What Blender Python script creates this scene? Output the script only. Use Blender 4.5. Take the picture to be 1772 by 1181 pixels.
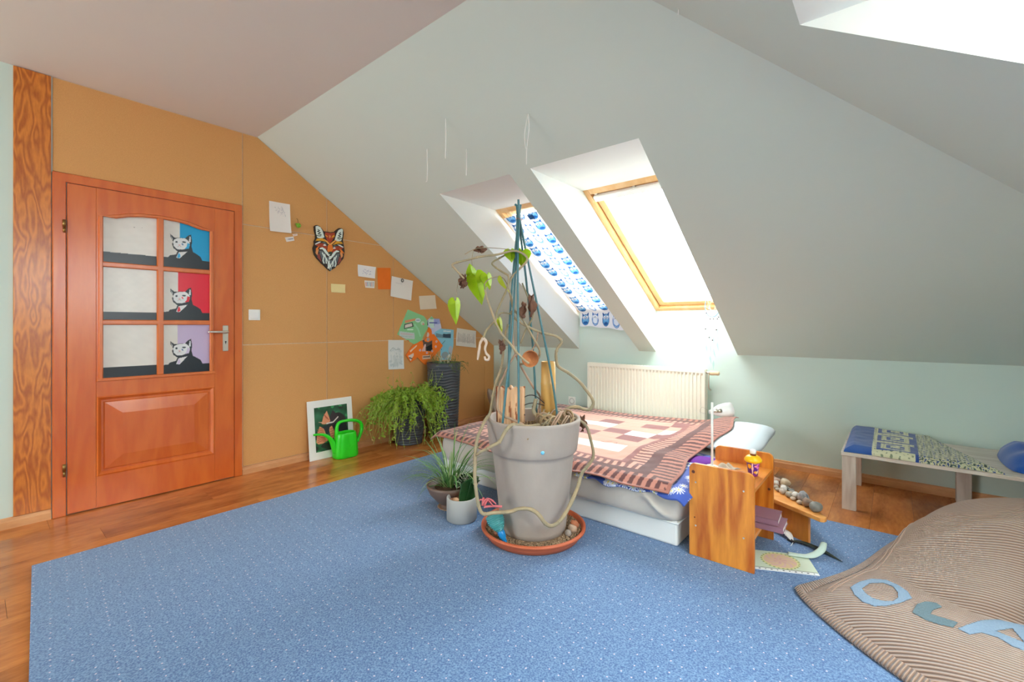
import bpy, bmesh, math, random
import numpy as np
from mathutils import Vector, Matrix
for o in list(bpy.data.objects): bpy.data.objects.remove(o)
S = bpy.context.scene; C = S.collection
random.seed(7); R = np.random.RandomState(7)
PI = math.pi
# ---------------------------------------------------------------- camera, sky, exposure
cd = bpy.data.cameras.new('camera'); cam = bpy.data.objects.new('camera', cd); C.objects.link(cam); S.camera = cam
cam.location = (3.77, -4.14, 1.13); cam.rotation_euler = (PI/2, 0, math.radians(40))
cd.sensor_width = 36; cd.lens = 787/1772*36; cd.shift_y = -(590.5-563)/1772; cd.clip_start = .02
W = bpy.data.worlds.new('overcast_sky'); S.world = W; W.use_nodes = True
W.node_tree.nodes['Background'].inputs[0].default_value = (.90, .96, 1, 1)
W.node_tree.nodes['Background'].inputs[1].default_value = 9.0
S.view_settings.view_transform = 'Standard'; S.view_settings.look = 'None'
S.view_settings.exposure = 1.38; S.view_settings.gamma = 1; S.view_settings.use_curve_mapping = False
S.cycles.max_bounces = 14; S.cycles.diffuse_bounces = 10; S.cycles.transparent_max_bounces = 12
S.cycles.sample_clamp_indirect = 8
PI2 = 2*PI
# ---------------------------------------------------------------- helpers
def lin(c):
    c = np.asarray(c, float)/255
    return np.where(c <= .04045, c/12.92, ((c+.055)/1.055)**2.4)
def rgba(c): return tuple(lin(c))+(1.,)
def M(name, col=None, rough=.6, noise=None, bump=None, metal=0, spec=.5, vc=False, alpha=None, trans=0, coat=0, sheen=0, emis=None, transl=0):
    m = bpy.data.materials.new(name); m.use_nodes = True; nt = m.node_tree; N = nt.nodes; L = nt.links
    b = N['Principled BSDF']; b.inputs['Roughness'].default_value = rough; b.inputs['Metallic'].default_value = metal
    b.inputs['Specular IOR Level'].default_value = spec; b.inputs['Coat Weight'].default_value = coat; b.inputs['Coat Roughness'].default_value = .15
    b.inputs['Sheen Weight'].default_value = sheen; b.inputs['Transmission Weight'].default_value = trans
    if col is not None: b.inputs['Base Color'].default_value = rgba(col)
    src = None
    if vc:
        a = N.new('ShaderNodeAttribute'); a.attribute_name = 'Col'; L.new(a.outputs['Color'], b.inputs['Base Color']); src = a.outputs['Color']
    g = N.new('ShaderNodeNewGeometry')
    if noise:      # (scale, amount, [second colour], [stretch])
        n = N.new('ShaderNodeTexNoise'); n.inputs['Scale'].default_value = noise[0]; n.inputs['Detail'].default_value = 5
        mp = N.new('ShaderNodeMapping'); L.new(g.outputs['Position'], mp.inputs['Vector']); L.new(mp.outputs[0], n.inputs['Vector'])
        if len(noise) > 3: mp.inputs['Scale'].default_value = noise[3]
        r = N.new('ShaderNodeMapRange'); r.inputs[1].default_value = .3; r.inputs[2].default_value = .7; L.new(n.outputs[0], r.inputs[0])
        r.inputs[3].default_value = 0; r.inputs[4].default_value = noise[1]
        mx = N.new('ShaderNodeMix'); mx.data_type = 'RGBA'; L.new(r.outputs[0], mx.inputs[0])
        if src: L.new(src, mx.inputs[6])
        else: mx.inputs[6].default_value = rgba(col)
        mx.inputs[7].default_value = rgba(noise[2] if len(noise) > 2 and noise[2] is not None else [c*.7 for c in col])
        L.new(mx.outputs[2], b.inputs['Base Color'])
    if bump:
        n = N.new('ShaderNodeTexNoise'); n.inputs['Scale'].default_value = bump[0]; n.inputs['Detail'].default_value = 4
        L.new(g.outputs['Position'], n.inputs['Vector'])
        bp = N.new('ShaderNodeBump'); bp.inputs['Strength'].default_value = bump[1]; bp.inputs['Distance'].default_value = .004
        L.new(n.outputs[0], bp.inputs['Height']); L.new(bp.outputs[0], b.inputs['Normal'])
    if transl:
        t = N.new('ShaderNodeBsdfTranslucent'); ms = N.new('ShaderNodeMixShader'); ms.inputs[0].default_value = transl
        if src: L.new(src, t.inputs[0])
        else: t.inputs[0].default_value = rgba(col)
        L.new(b.outputs[0], ms.inputs[1]); L.new(t.outputs[0], ms.inputs[2]); L.new(ms.outputs[0], N['Material Output'].inputs[0])
    return m
def woodM(name, c1, c2, rough=.45, scale=(1, 1, 1), rings=9, dist=3, coat=0, rand=0, det=2.):
    """long-grained wood: stretched noise bent into contour lines"""
    m = bpy.data.materials.new(name); m.use_nodes = True; nt = m.node_tree; N = nt.nodes; L = nt.links
    b = N['Principled BSDF']; b.inputs['Roughness'].default_value = rough; b.inputs['Coat Weight'].default_value = coat; b.inputs['Coat Roughness'].default_value = .2
    g = N.new('ShaderNodeNewGeometry'); mp = N.new('ShaderNodeMapping'); mp.inputs['Scale'].default_value = scale
    L.new(g.outputs['Position'], mp.inputs['Vector'])
    vec = mp.outputs[0]
    oi = N.new('ShaderNodeObjectInfo')
    if rand:
        mu = N.new('ShaderNodeMath'); mu.operation = 'MULTIPLY'; mu.inputs[1].default_value = 37; L.new(oi.outputs['Random'], mu.inputs[0])
        ad = N.new('ShaderNodeVectorMath'); L.new(vec, ad.inputs[0]); L.new(mu.outputs[0], ad.inputs[1]); vec = ad.outputs[0]
    n = N.new('ShaderNodeTexNoise'); n.inputs['Scale'].default_value = 1.6; n.inputs['Detail'].default_value = det; n.inputs['Distortion'].default_value = .25; L.new(vec, n.inputs['Vector'])
    k = N.new('ShaderNodeMath'); k.operation = 'MULTIPLY'; k.inputs[1].default_value = rings*PI; L.new(n.outputs[0], k.inputs[0])
    s = N.new('ShaderNodeMath'); s.operation = 'SINE'; L.new(k.outputs[0], s.inputs[0])
    r = N.new('ShaderNodeMapRange'); r.inputs[1].default_value = -1; r.inputs[2].default_value = 1; L.new(s.outputs[0], r.inputs[0])
    n2 = N.new('ShaderNodeTexNoise'); n2.inputs['Scale'].default_value = 14; n2.inputs['Detail'].default_value = 6; L.new(vec, n2.inputs['Vector'])
    a = N.new('ShaderNodeMath'); a.operation = 'MULTIPLY_ADD'; a.inputs[1].default_value = .55; a.inputs[2].default_value = .0; L.new(r.outputs[0], a.inputs[0])
    a2 = N.new('ShaderNodeMath'); a2.operation = 'MULTIPLY_ADD'; a2.inputs[1].default_value = .6; L.new(n2.outputs[0], a2.inputs[0]); L.new(a.outputs[0], a2.inputs[2])
    cr = N.new('ShaderNodeMix'); cr.data_type = 'RGBA'; L.new(a2.outputs[0], cr.inputs[0]); cr.inputs[6].default_value = rgba(c1); cr.inputs[7].default_value = rgba(c2)
    out = cr.outputs[2]
    if rand:
        hv = N.new('ShaderNodeHueSaturation'); rr = N.new('ShaderNodeMapRange'); rr.inputs[3].default_value = 1-rand; rr.inputs[4].default_value = 1+rand
        L.new(oi.outputs['Random'], rr.inputs[0]); L.new(rr.outputs[0], hv.inputs['Value']); L.new(out, hv.inputs['Color']); out = hv.outputs[0]
    L.new(out, b.inputs['Base Color'])
    return m
def mk(name, V, F, m, parent=None, smooth=False, origin=None):
    V = np.asarray(V, float)
    if parent is not None: o0 = np.array(parent['_o'])
    elif origin is not None: o0 = np.array(origin, float)
    else: o0 = np.array([(V[:, 0].min()+V[:, 0].max())/2, (V[:, 1].min()+V[:, 1].max())/2, V[:, 2].min()])
    me = bpy.data.meshes.new(name); me.from_pydata((V-o0).tolist(), [], [list(map(int, f)) for f in F])
    if isinstance(m, (list, tuple)):
        for q in m: me.materials.append(q)
    else: me.materials.append(m)
    if smooth: me.polygons.foreach_set('use_smooth', [True]*len(me.polygons))
    me.update(); o = bpy.data.objects.new(name, me); C.objects.link(o); o['_o'] = [float(q) for q in o0]
    if parent is not None: o.parent = parent; o.location = (0, 0, 0)
    else: o.location = o0
    if parent is not None: pass
    return o
def tag(o, label=None, cat=None, group=None, kind=None):
    if label: o['label'] = label
    if cat: o['category'] = cat
    if group: o['group'] = group
    if kind: o['kind'] = kind
    return o
def thing(name, loc, label=None, cat=None, group=None, kind=None):
    o = bpy.data.objects.new(name, None); C.objects.link(o); o.location = loc; o['_o'] = [float(q) for q in loc]; o.empty_display_size = .05
    return tag(o, label, cat, group, kind)
def J(*parts):
    V = []; F = []; n = 0
    for v, f in parts:
        V += [tuple(q) for q in v]; F += [[i+n for i in g] for g in f]; n += len(v)
    return V, F
def box(x0, x1, y0, y1, z0, z1, bev=0, seg=2):
    bm = bmesh.new(); bmesh.ops.create_cube(bm, size=1)
    for v in bm.verts: v.co = ((x0+x1)/2+v.co.x*(x1-x0), (y0+y1)/2+v.co.y*(y1-y0), (z0+z1)/2+v.co.z*(z1-z0))
    if bev: bmesh.ops.bevel(bm, geom=list(bm.edges), offset=bev, segments=seg, affect='EDGES', profile=.5)
    bm.verts.index_update(); r = ([tuple(v.co) for v in bm.verts], [[v.index for v in f.verts] for f in bm.faces]); bm.free(); return r
def xf(g, fn): return [fn(*v) for v in g[0]], g[1]
def rotz(g, ang, cx, cy):
    c, s = math.cos(ang), math.sin(ang)
    return xf(g, lambda x, y, z: (cx+(x-cx)*c-(y-cy)*s, cy+(x-cx)*s+(y-cy)*c, z))
def mat4(g, mm): return [tuple(mm @ Vector(v)) for v in g[0]], g[1]
def smoothpath(P, n=4):
    P = np.array(P, float); Q = []
    for i in range(len(P)-1):
        p0 = P[max(i-1, 0)]; p1 = P[i]; p2 = P[i+1]; p3 = P[min(i+2, len(P)-1)]
        for k in range(n):
            t = k/n; Q.append(.5*((2*p1)+(-p0+p2)*t+(2*p0-5*p1+4*p2-p3)*t*t+(-p0+3*p1-3*p2+p3)*t**3))
    Q.append(P[-1]); return np.array(Q)
def tube(P, r, n=8, sm=0, r2=None, caps=True, jit=0, flat=1):
    P = smoothpath(P, sm) if sm else np.array(P, float); m = len(P)
    T = np.gradient(P, axis=0); T /= np.linalg.norm(T, axis=1)[:, None]+1e-9
    up = np.array([0, 0, 1.]) if abs(T[0][2]) < .9 else np.array([1., 0, 0])
    a = np.cross(T[0], up); a /= np.linalg.norm(a); V = []
    for i in range(m):
        a = a-T[i]*a.dot(T[i]); a /= np.linalg.norm(a)+1e-9; b = np.cross(T[i], a)
        rr = r if np.isscalar(r) else np.interp(i/(m-1), np.linspace(0, 1, len(r)), r)
        if jit: rr *= 1+jit*R.uniform(-1, 1)
        for k in range(n):
            th = PI2*k/n; V.append(tuple(P[i]+rr*(math.cos(th)*a+math.sin(th)*b*flat)))
    F = [[i*n+k, i*n+(k+1) % n, (i+1)*n+(k+1) % n, (i+1)*n+k] for i in range(m-1) for k in range(n)]
    if caps: F += [list(range(n))[::-1], [(m-1)*n+k for k in range(n)]]
    return V, F
def lathe(prof, c=(0, 0, 0), n=48, mod=None, axis=None):
    V = []; m = len(prof)
    for i, (r, z) in enumerate(prof):
        for k in range(n):
            th = PI2*k/n; q = (r, z) if mod is None else mod(r, z, th)
            V.append((q[0]*math.cos(th), q[0]*math.sin(th), q[1]))
    F = [[i*n+k, i*n+(k+1) % n, (i+1)*n+(k+1) % n, (i+1)*n+k] for i in range(m-1) for k in range(n)]
    if prof[0][0] > 1e-4: F.append(list(range(n))[::-1])
    if prof[-1][0] > 1e-4: F.append([(m-1)*n+k for k in range(n)])
    if axis is not None:
        q = Vector((0, 0, 1)).rotation_difference(Vector(axis).normalized())
        V = [tuple(q @ Vector(v)) for v in V]
    return [(v[0]+c[0], v[1]+c[1], v[2]+c[2]) for v in V], F
def grid(fn, nu, nv, wrap=False):
    u, v = np.meshgrid(np.linspace(0, 1, nu), np.linspace(0, 1, nv)); P = fn(u.ravel(), v.ravel())
    V = np.stack(P, 1); F = [[j*nu+i, j*nu+i+1, (j+1)*nu+i+1, (j+1)*nu+i] for j in range(nv-1) for i in range(nu-1)]
    return V, F, u.ravel(), v.ravel()
def setcol(o, rgb):
    me = o.data; n = len(me.vertices); rgb = np.broadcast_to(np.asarray(rgb, float), (n, 3)) if np.ndim(rgb) == 1 else np.asarray(rgb, float)
    a = me.color_attributes.new('Col', 'FLOAT_COLOR', 'POINT'); d = np.ones((n, 4), np.float32); d[:, :3] = lin(np.clip(rgb, 0, 255)); a.data.foreach_set('color', d.ravel())
def inpoly(x, y, pts):
    r = np.zeros(x.shape, bool); n = len(pts)
    for i in range(n):
        x0, y0 = pts[i]; x1, y1 = pts[(i+1) % n]
        if y0 == y1: continue
        c = ((y0 > y) != (y1 > y)) & (x < (x1-x0)*(y-y0)/(y1-y0)+x0); r ^= c
    return r
class Pt:
    def __init__(s, x, y, base): s.x, s.y = np.asarray(x, float), np.asarray(y, float); s.c = np.tile(np.array(base, float), (len(s.x), 1))
    def m(s, k, col): s.c[k] = col; return s
    def poly(s, pts, col): return s.m(inpoly(s.x, s.y, pts), col)
    def ell(s, cx, cy, rx, ry, col, a=0):
        dx, dy = s.x-cx, s.y-cy; ca, sa = math.cos(a), math.sin(a); return s.m(((dx*ca+dy*sa)/rx)**2+((-dx*sa+dy*ca)/ry)**2 < 1, col)
    def line(s, pts, w, col):
        for (x0, y0), (x1, y1) in zip(pts[:-1], pts[1:]):
            L = (x1-x0)**2+(y1-y0)**2+1e-12; t = np.clip(((s.x-x0)*(x1-x0)+(s.y-y0)*(y1-y0))/L, 0, 1)
            s.m((s.x-x0-t*(x1-x0))**2+(s.y-y0-t*(y1-y0))**2 < w*w/4, col)
        return s
def noise2(x, y, f, seed=0):
    r = np.random.RandomState(seed); s = 0
    for k in range(6):
        a, b, p = r.uniform(-1, 1), r.uniform(-1, 1), r.uniform(0, 6.3); s = s+np.sin(f*(a*x+b*y)*(1+k*.5)+p)/(1+k*.4)
    return s/3
def sheet(name, cor, nu, nv, paint, m, parent=None, th=.0008, curl=0, nrm=(1, 0, 0)):
    """thin rectangular sheet through 4 corners (top-left, top-right, bottom-right, bottom-left), printed on the front"""
    c = [np.array(q, float) for q in cor]; nrm = np.array(nrm, float)
    def fn(u, v):
        P = (c[0][None]*((1-u)*v)[:, None]+c[1][None]*(u*v)[:, None]+c[2][None]*(u*(1-v))[:, None]+c[3][None]*((1-u)*(1-v))[:, None])
        P = P+nrm[None]*(curl*((1-v)**3+.5*u**4))[:, None]; return P[:, 0], P[:, 1], P[:, 2]
    V, F, u, v = grid(fn, nu, nv); n = len(V); V2 = np.vstack([V, V-nrm*th])
    bd = [i for i in range(nu)]+[j*nu+nu-1 for j in range(1, nv)]+[(nv-1)*nu+i for i in range(nu-2, -1, -1)]+[j*nu for j in range(nv-2, 0, -1)]
    F = F+[[f[3]+n, f[2]+n, f[1]+n, f[0]+n] for f in F]+[[bd[i], bd[i]+n, bd[(i+1) % len(bd)]+n, bd[(i+1) % len(bd)]] for i in range(len(bd))]
    o = mk(name, V2, F, m, parent); col = paint(u, v) if paint else np.tile([240, 240, 236], (n, 1)); setcol(o, np.vstack([col, col])); return o
def prism(pts, fn, h0, h1, smooth=False):
    """pts 2D polygon; fn(a,b,h)->xyz"""
    n = len(pts); V = [fn(a, b, h0) for a, b in pts]+[fn(a, b, h1) for a, b in pts]
    F = [list(range(n)), [n+i for i in range(n)][::-1]]+[[i, i+n, (i+1) % n+n, (i+1) % n] for i in range(n)]; return V, F
def maskgrid(pts, x0, x1, y0, y1, nu, nv, fn, th, holes=()):
    """a thick plate cut to an outline: returns V,F and the plan coordinates of each vertex"""
    xs = np.linspace(x0, x1, nu); ys = np.linspace(y0, y1, nv); X, Y = np.meshgrid(xs, ys)
    cx = (X[:-1, :-1]+X[1:, 1:])/2; cy = (Y[:-1, :-1]+Y[1:, 1:])/2; k = inpoly(cx.ravel(), cy.ravel(), pts)
    for h in holes: k &= ~inpoly(cx.ravel(), cy.ravel(), h)
    k = k.reshape(cx.shape); idx = -np.ones(X.shape, int); P = []; F = []
    def vid(j, i):
        if idx[j, i] < 0: idx[j, i] = len(P); P.append((X[j, i], Y[j, i]))
        return idx[j, i]
    ed = {}
    for j, i in zip(*np.nonzero(k)):
        q = [vid(j, i), vid(j, i+1), vid(j+1, i+1), vid(j+1, i)]; F.append(q)
        for a in range(4): e = (q[a], q[(a+1) % 4]); ed[e] = 1
    n = len(P); P = np.array(P); top = fn(P[:, 0], P[:, 1], 0); bot = fn(P[:, 0], P[:, 1], -th)
    F2 = [[q[3]+n, q[2]+n, q[1]+n, q[0]+n] for q in F]; F3 = [[a, a+n, b+n, b] for (a, b) in ed if (b, a) not in ed]
    return np.vstack([top, bot]), F+F2+F3, P
# ---------------------------------------------------------------- materials
mint = M('mint_plaster', (206, 218, 209), .85, noise=(1.3, .25, (212, 217, 208)), bump=(60, .06))
mintw = M('mint_wall_plaster', (203, 222, 214), .85, noise=(1.5, .2, (210, 222, 214)), bump=(60, .06))
ceilm = M('warm_white_plaster', (222, 216, 208), .85, bump=(60, .06))
reveal = M('white_reveal_plaster', (232, 236, 232), .8, bump=(60, .04))
cork = M('hardboard', (222, 166, 102), .7, noise=(260, .45, (192, 132, 72)), bump=(400, .15))
corkj = M('pale_joint', (226, 200, 170), .8, noise=(40, .3))
plyw = woodM('flamed_plywood', (232, 144, 52), (168, 82, 20), .35, (1, 9, 2.1), 15, coat=.3, det=1.6)
doorw = woodM('cherry_veneer', (220, 116, 46), (204, 94, 32), .32, (1, 5, .9), 6, coat=.35)
doorm = woodM('cherry_moulding', (222, 122, 56), (206, 104, 42), .35, (1, 5, .9), 5, coat=.35)
pine = woodM('lacquered_pine', (242, 160, 56), (176, 82, 12), .38, (6, 6, .9), 7, coat=.25, det=1.)
pinel = woodM('pale_pine_frame', (240, 202, 148), (226, 178, 116), .5, (6, 3, 3), 5)
skirt = woodM('oak_skirting', (226, 172, 122), (204, 144, 94), .5, (2, 2, 8), 5)
floorm = woodM('walnut_laminate', (222, 142, 74), (128, 64, 24), .2, (5, 1.2, 1), 2.2, rand=.12, det=5.)
whitew = woodM('whitewashed_oak', (232, 224, 214), (196, 182, 170), .6, (8, 8, 1), 7)
whitewt = woodM('whitewashed_oak_top', (232, 224, 214), (204, 192, 180), .6, (1, 8, 8), 7)
white = M('white_paint', (240, 240, 236), .45); whiteg = M('white_gloss', (236, 234, 224), .3)
radm = M('radiator_enamel', (236, 234, 220), .35)
dark = M('dark_void', (22, 20, 20), .8); steel = M('satin_steel', (208, 202, 190), .3, metal=.9); brass = M('aged_brass', (150, 120, 70), .35, metal=.9)
vc = M('printed_paper', None, .7, vc=True); vcpaint = M('painted_glass', None, .3, vc=True); vcwood = M('painted_wood', None, .5, vc=True)
vcfab = M('printed_cloth', None, .95, vc=True, bump=(500, .3), sheen=.3); vccur = M('printed_curtain_cloth', None, .9, vc=True, transl=.10)
glassm = bpy.data.materials.new('window_glass'); glassm.use_nodes = True
_n = glassm.node_tree.nodes; _l = glassm.node_tree.links; _t = _n.new('ShaderNodeBsdfTransparent'); _t.inputs[0].default_value = (.97, .985, .98, 1); _g = _n.new('ShaderNodeBsdfGlossy'); _g.inputs['Roughness'].default_value = .02
_x = _n.new('ShaderNodeMixShader'); _x.inputs[0].default_value = .05; _l.new(_t.outputs[0], _x.inputs[1]); _l.new(_g.outputs[0], _x.inputs[2]); _l.new(_x.outputs[0], _n['Material Output'].inputs[0])
# ---------------------------------------------------------------- room shell
RX, RY = 5.47, -7.61; KH, SL = .88, .628; IN = 2.713; TOP = KH+SL*IN
def zc(i): return KH+SL*i
SLOPES = {'north': lambda al, i, up=0: (al, -i, zc(i)+up), 'east': lambda al, i, up=0: (RX-i, -al, zc(i)+up), 'south': lambda al, i, up=0: (al, RY+i, zc(i)+up)}
struct = lambda o: tag(o, kind='structure')
WIN = [('north', 1.222, 1.895), ('north', 2.062, 2.766), ('east', 2.432, 3.135), ('east', 3.29, 3.99)]
OT = 1.93
def slopeface(side, poly, m):
    f = SLOPES[side]; V = [f(a, i) for a, i in poly]; return mk('wall_%s_slope' % side, V, [list(range(len(V)))], m)
def notched(side, corners_after, m):
    pts = [(0, 0)]
    for s, a, b in sorted([w for w in WIN if w[0] == side], key=lambda w: w[1]): pts += [(a, 0), (a, OT), (b, OT), (b, 0)]
    return struct(slopeface(side, pts+corners_after, m))
notched('north', [(RX, 0), (RX-IN, IN), (0, IN)], mint)
notched('east', [(-RY, 0), (-RY, IN), (IN, IN)], mint)
struct(mk('ceiling', [(0, -IN, TOP), (RX-IN, -IN, TOP), (RX-IN, RY, TOP), (0, RY, TOP)], [[0, 1, 2, 3]], ceilm))
def knee(side, length):
    f = SLOPES[side]; pts = [(0, 0), (length, 0)]; T = [(0, KH)]
    for s, a, b in sorted([w for w in WIN if w[0] == side], key=lambda w: w[1]): T += [(a, KH), (a, KH+.39), (b, KH+.39), (b, KH)]
    P = T+[(length, KH), (length, 0), (0, 0)]
    V = []
    for a, z in P: x, y, _ = f(a, 0); V.append((x, y, z))
    return struct(mk('wall_'+side, V, [list(range(len(V)))], mintw))
knee('north', RX); knee('east', -RY)
lw = mk('wall_left', [(0, 0, 0), (0, RY, 0), (0, RY, TOP), (0, -IN, TOP), (0, 0, KH), (-.15, 0, 0), (-.15, RY, 0), (-.15, RY, TOP), (-.15, -IN, TOP), (-.15, 0, KH)],
        [[0, 1, 2, 3, 4], [9, 8, 7, 6, 5]]+[[i, i+5, (i+1) % 5+5, (i+1) % 5] for i in range(5)], mintw); struct(lw)
# far end behind the photographer: a plain wall with one invented wide window for soft fill light
FILL_WIN = [(.35, 1.85)]; WZ0, WZ1 = .75, 2.15
hs = lambda x: min(TOP, KH+SL*(RX-x))
xs_ = [0, .35, 1.85, 2.15, RX-IN, 3.65, RX]; V = []; F = []
def q4(x0, x1, z00, z01, z10, z11): n = len(V); V.extend([(x0, RY, z00), (x1, RY, z10), (x1, RY, z11), (x0, RY, z01)]); F.append([n, n+1, n+2, n+3])
for x0, x1 in zip(xs_[:-1], xs_[1:]):
    if any(a <= x0 and x1 <= b for a, b in FILL_WIN): zt = min(WZ1, hs(x1)-.1) if x1 > 3.6 else WZ1; q4(x0, x1, 0, WZ0, 0, WZ0); q4(x0, x1, min(WZ1, 2.0) if x0 > 2.1 else WZ1, hs(x0), min(WZ1, 2.0) if x0 > 2.1 else WZ1, hs(x1))
    else: q4(x0, x1, 0, hs(x0), 0, hs(x1))
struct(mk('wall_south', V, F, mintw))
for k_, (a, b) in enumerate(FILL_WIN):
    zt = WZ1 if k_ == 0 else 2.0; t = thing('window_%d' % (5+k_), (a, RY, WZ0), kind='structure')  # unseen window, added to brighten the room from behind the camera
    mk('window_frame', *J(box(a, a+.05, RY-.06, RY+.01, WZ0, zt), box(b-.05, b, RY-.06, RY+.01, WZ0, zt), box(a+.05, b-.05, RY-.06, RY+.01, WZ0, WZ0+.05), box(a+.05, b-.05, RY-.06, RY+.01, zt-.05, zt), box((a+b)/2-.04, (a+b)/2+.04, RY-.05, RY+.005, WZ0+.05, zt-.05)), pinel, t)
    mk('pane', *box(a+.05, b-.05, RY-.03, RY-.026, WZ0+.05, zt-.05), glassm, t)
    ld = bpy.data.lights.new('window_portal', 'AREA'); ld.shape = 'RECTANGLE'; ld.size = b-a; ld.size_y = zt-WZ0; ld.cycles.is_portal = True
    lo = bpy.data.objects.new('window_portal', ld); C.objects.link(lo); lo.location = ((a+b)/2, RY-.08, (WZ0+zt)/2); lo.rotation_euler = (PI/2, 0, 0)
# floor slab and laminate planks
fl = struct(mk('floor', *box(-.1, RX+.1, RY-.1, .1, -.05, -.004), dark))
PW, PL = .193, 1.285; pm = {}
nx = int(RX/PW)+1
for i in range(nx):
    x0 = i*PW; x1 = min(x0+PW, RX); off = -((i*.43) % 1)*PL; y = off
    while y > RY:
        a = min(y, 0) if y < 0 else 0; y2 = max(y-PL, RY)
        pass
        if i == 0 and y == off and off < 0:
            V, F = box(x0+.0005, x1-.0005, off+.0005, -.0005, -.004, 0); mk('plank', V, F, floorm, fl)
        V, F = box(x0+.0005, x1-.0005, y2+.0005, a-.0005, -.004, 0)
        mk('plank', V, F, floorm, fl)
        if y == off and off < 0 and i > 0:
            V, F = box(x0+.0005, x1-.0005, off+.0005, -.0005, -.004, 0); mk('plank', V, F, floorm, fl)
        y -= PL
# hardboard sheets on the left wall
def slz(y): return KH+SL*(-y)
G = .0035
def board(P): mk('panel', *prism(P, lambda a, b, h: (h, a, b), .0, .007), cork, lw)
struct_j = mk('joint_strip', *prism([(-3.83, 2.03), (-2.82, 2.03), (-2.82, .06), (-.004, .06), (-.004, KH), (-IN, TOP), (-3.83, TOP)], lambda a, b, h: (h, a, b), .0, .002), corkj, lw)
board([(-3.832+G, 2.034), (-2.818-G, 2.034), (-2.818-G, TOP-.006), (-3.832+G, TOP-.006)])
for z0, z1 in ((.06, .98), (.98, 1.893)):
    board([(-2.815, z0+G), (-2.151-G, z0+G), (-2.151-G, z1-G), (-2.815, z1-G)])
board([(-2.815, 1.893+G), (-2.151-G, 1.893+G), (-2.151-G, slz(-2.151)-.006), (-IN, TOP-.006), (-2.815, TOP-.006)])
board([(-2.151+G, .06), (-1.468-G, .06), (-1.468-G, .98-G), (-2.151+G, .98-G)])
board([(-2.151+G, .98+G), (-1.468-G, .98+G), (-1.468-G, slz(-1.468)-.006), (-1.61, 1.893-G), (-2.151+G, 1.893-G)])
board([(-2.151+G, 1.893+G), (-1.62, 1.893+G), (-2.151+G, slz(-2.151)-.006)])
board([(-1.468+G, .06), (-.166-.002, .06), (-.166-.002, .98-G), (-1.468+G, .98-G)])
board([(-1.468+G, .98+G), (-.17, .98+G), (-1.468+G, slz(-1.468)-.006)])
board([(-.166+.002, .06), (-.006, .06), (-.006, slz(-.006)-.006), (-.166+.002, slz(-.166)-.006)])
tag(mk('trim_1', *box(.0, .012, -3.985, -3.836, .06, TOP-.004, .002), plyw), kind='structure')
def skirting(name, pts, axis):
    prof = [(0, 0), (.016, 0), (.016, .038), (.011, .046), (.009, .058), (0, .06)]
    if axis == 'y': fn = lambda a, b, h: (a, h, b)
    else: fn = lambda a, b, h: (h, -a, b)
    return struct(mk(name, *prism(prof, fn, *pts), skirt))
skirting('baseboard_left', (-2.822, -.001), 'y'); skirting('baseboard_left_near', (RY+.01, -3.836), 'y'); skirting('baseboard_north', (.017, RX-.001), 'x')
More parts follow.
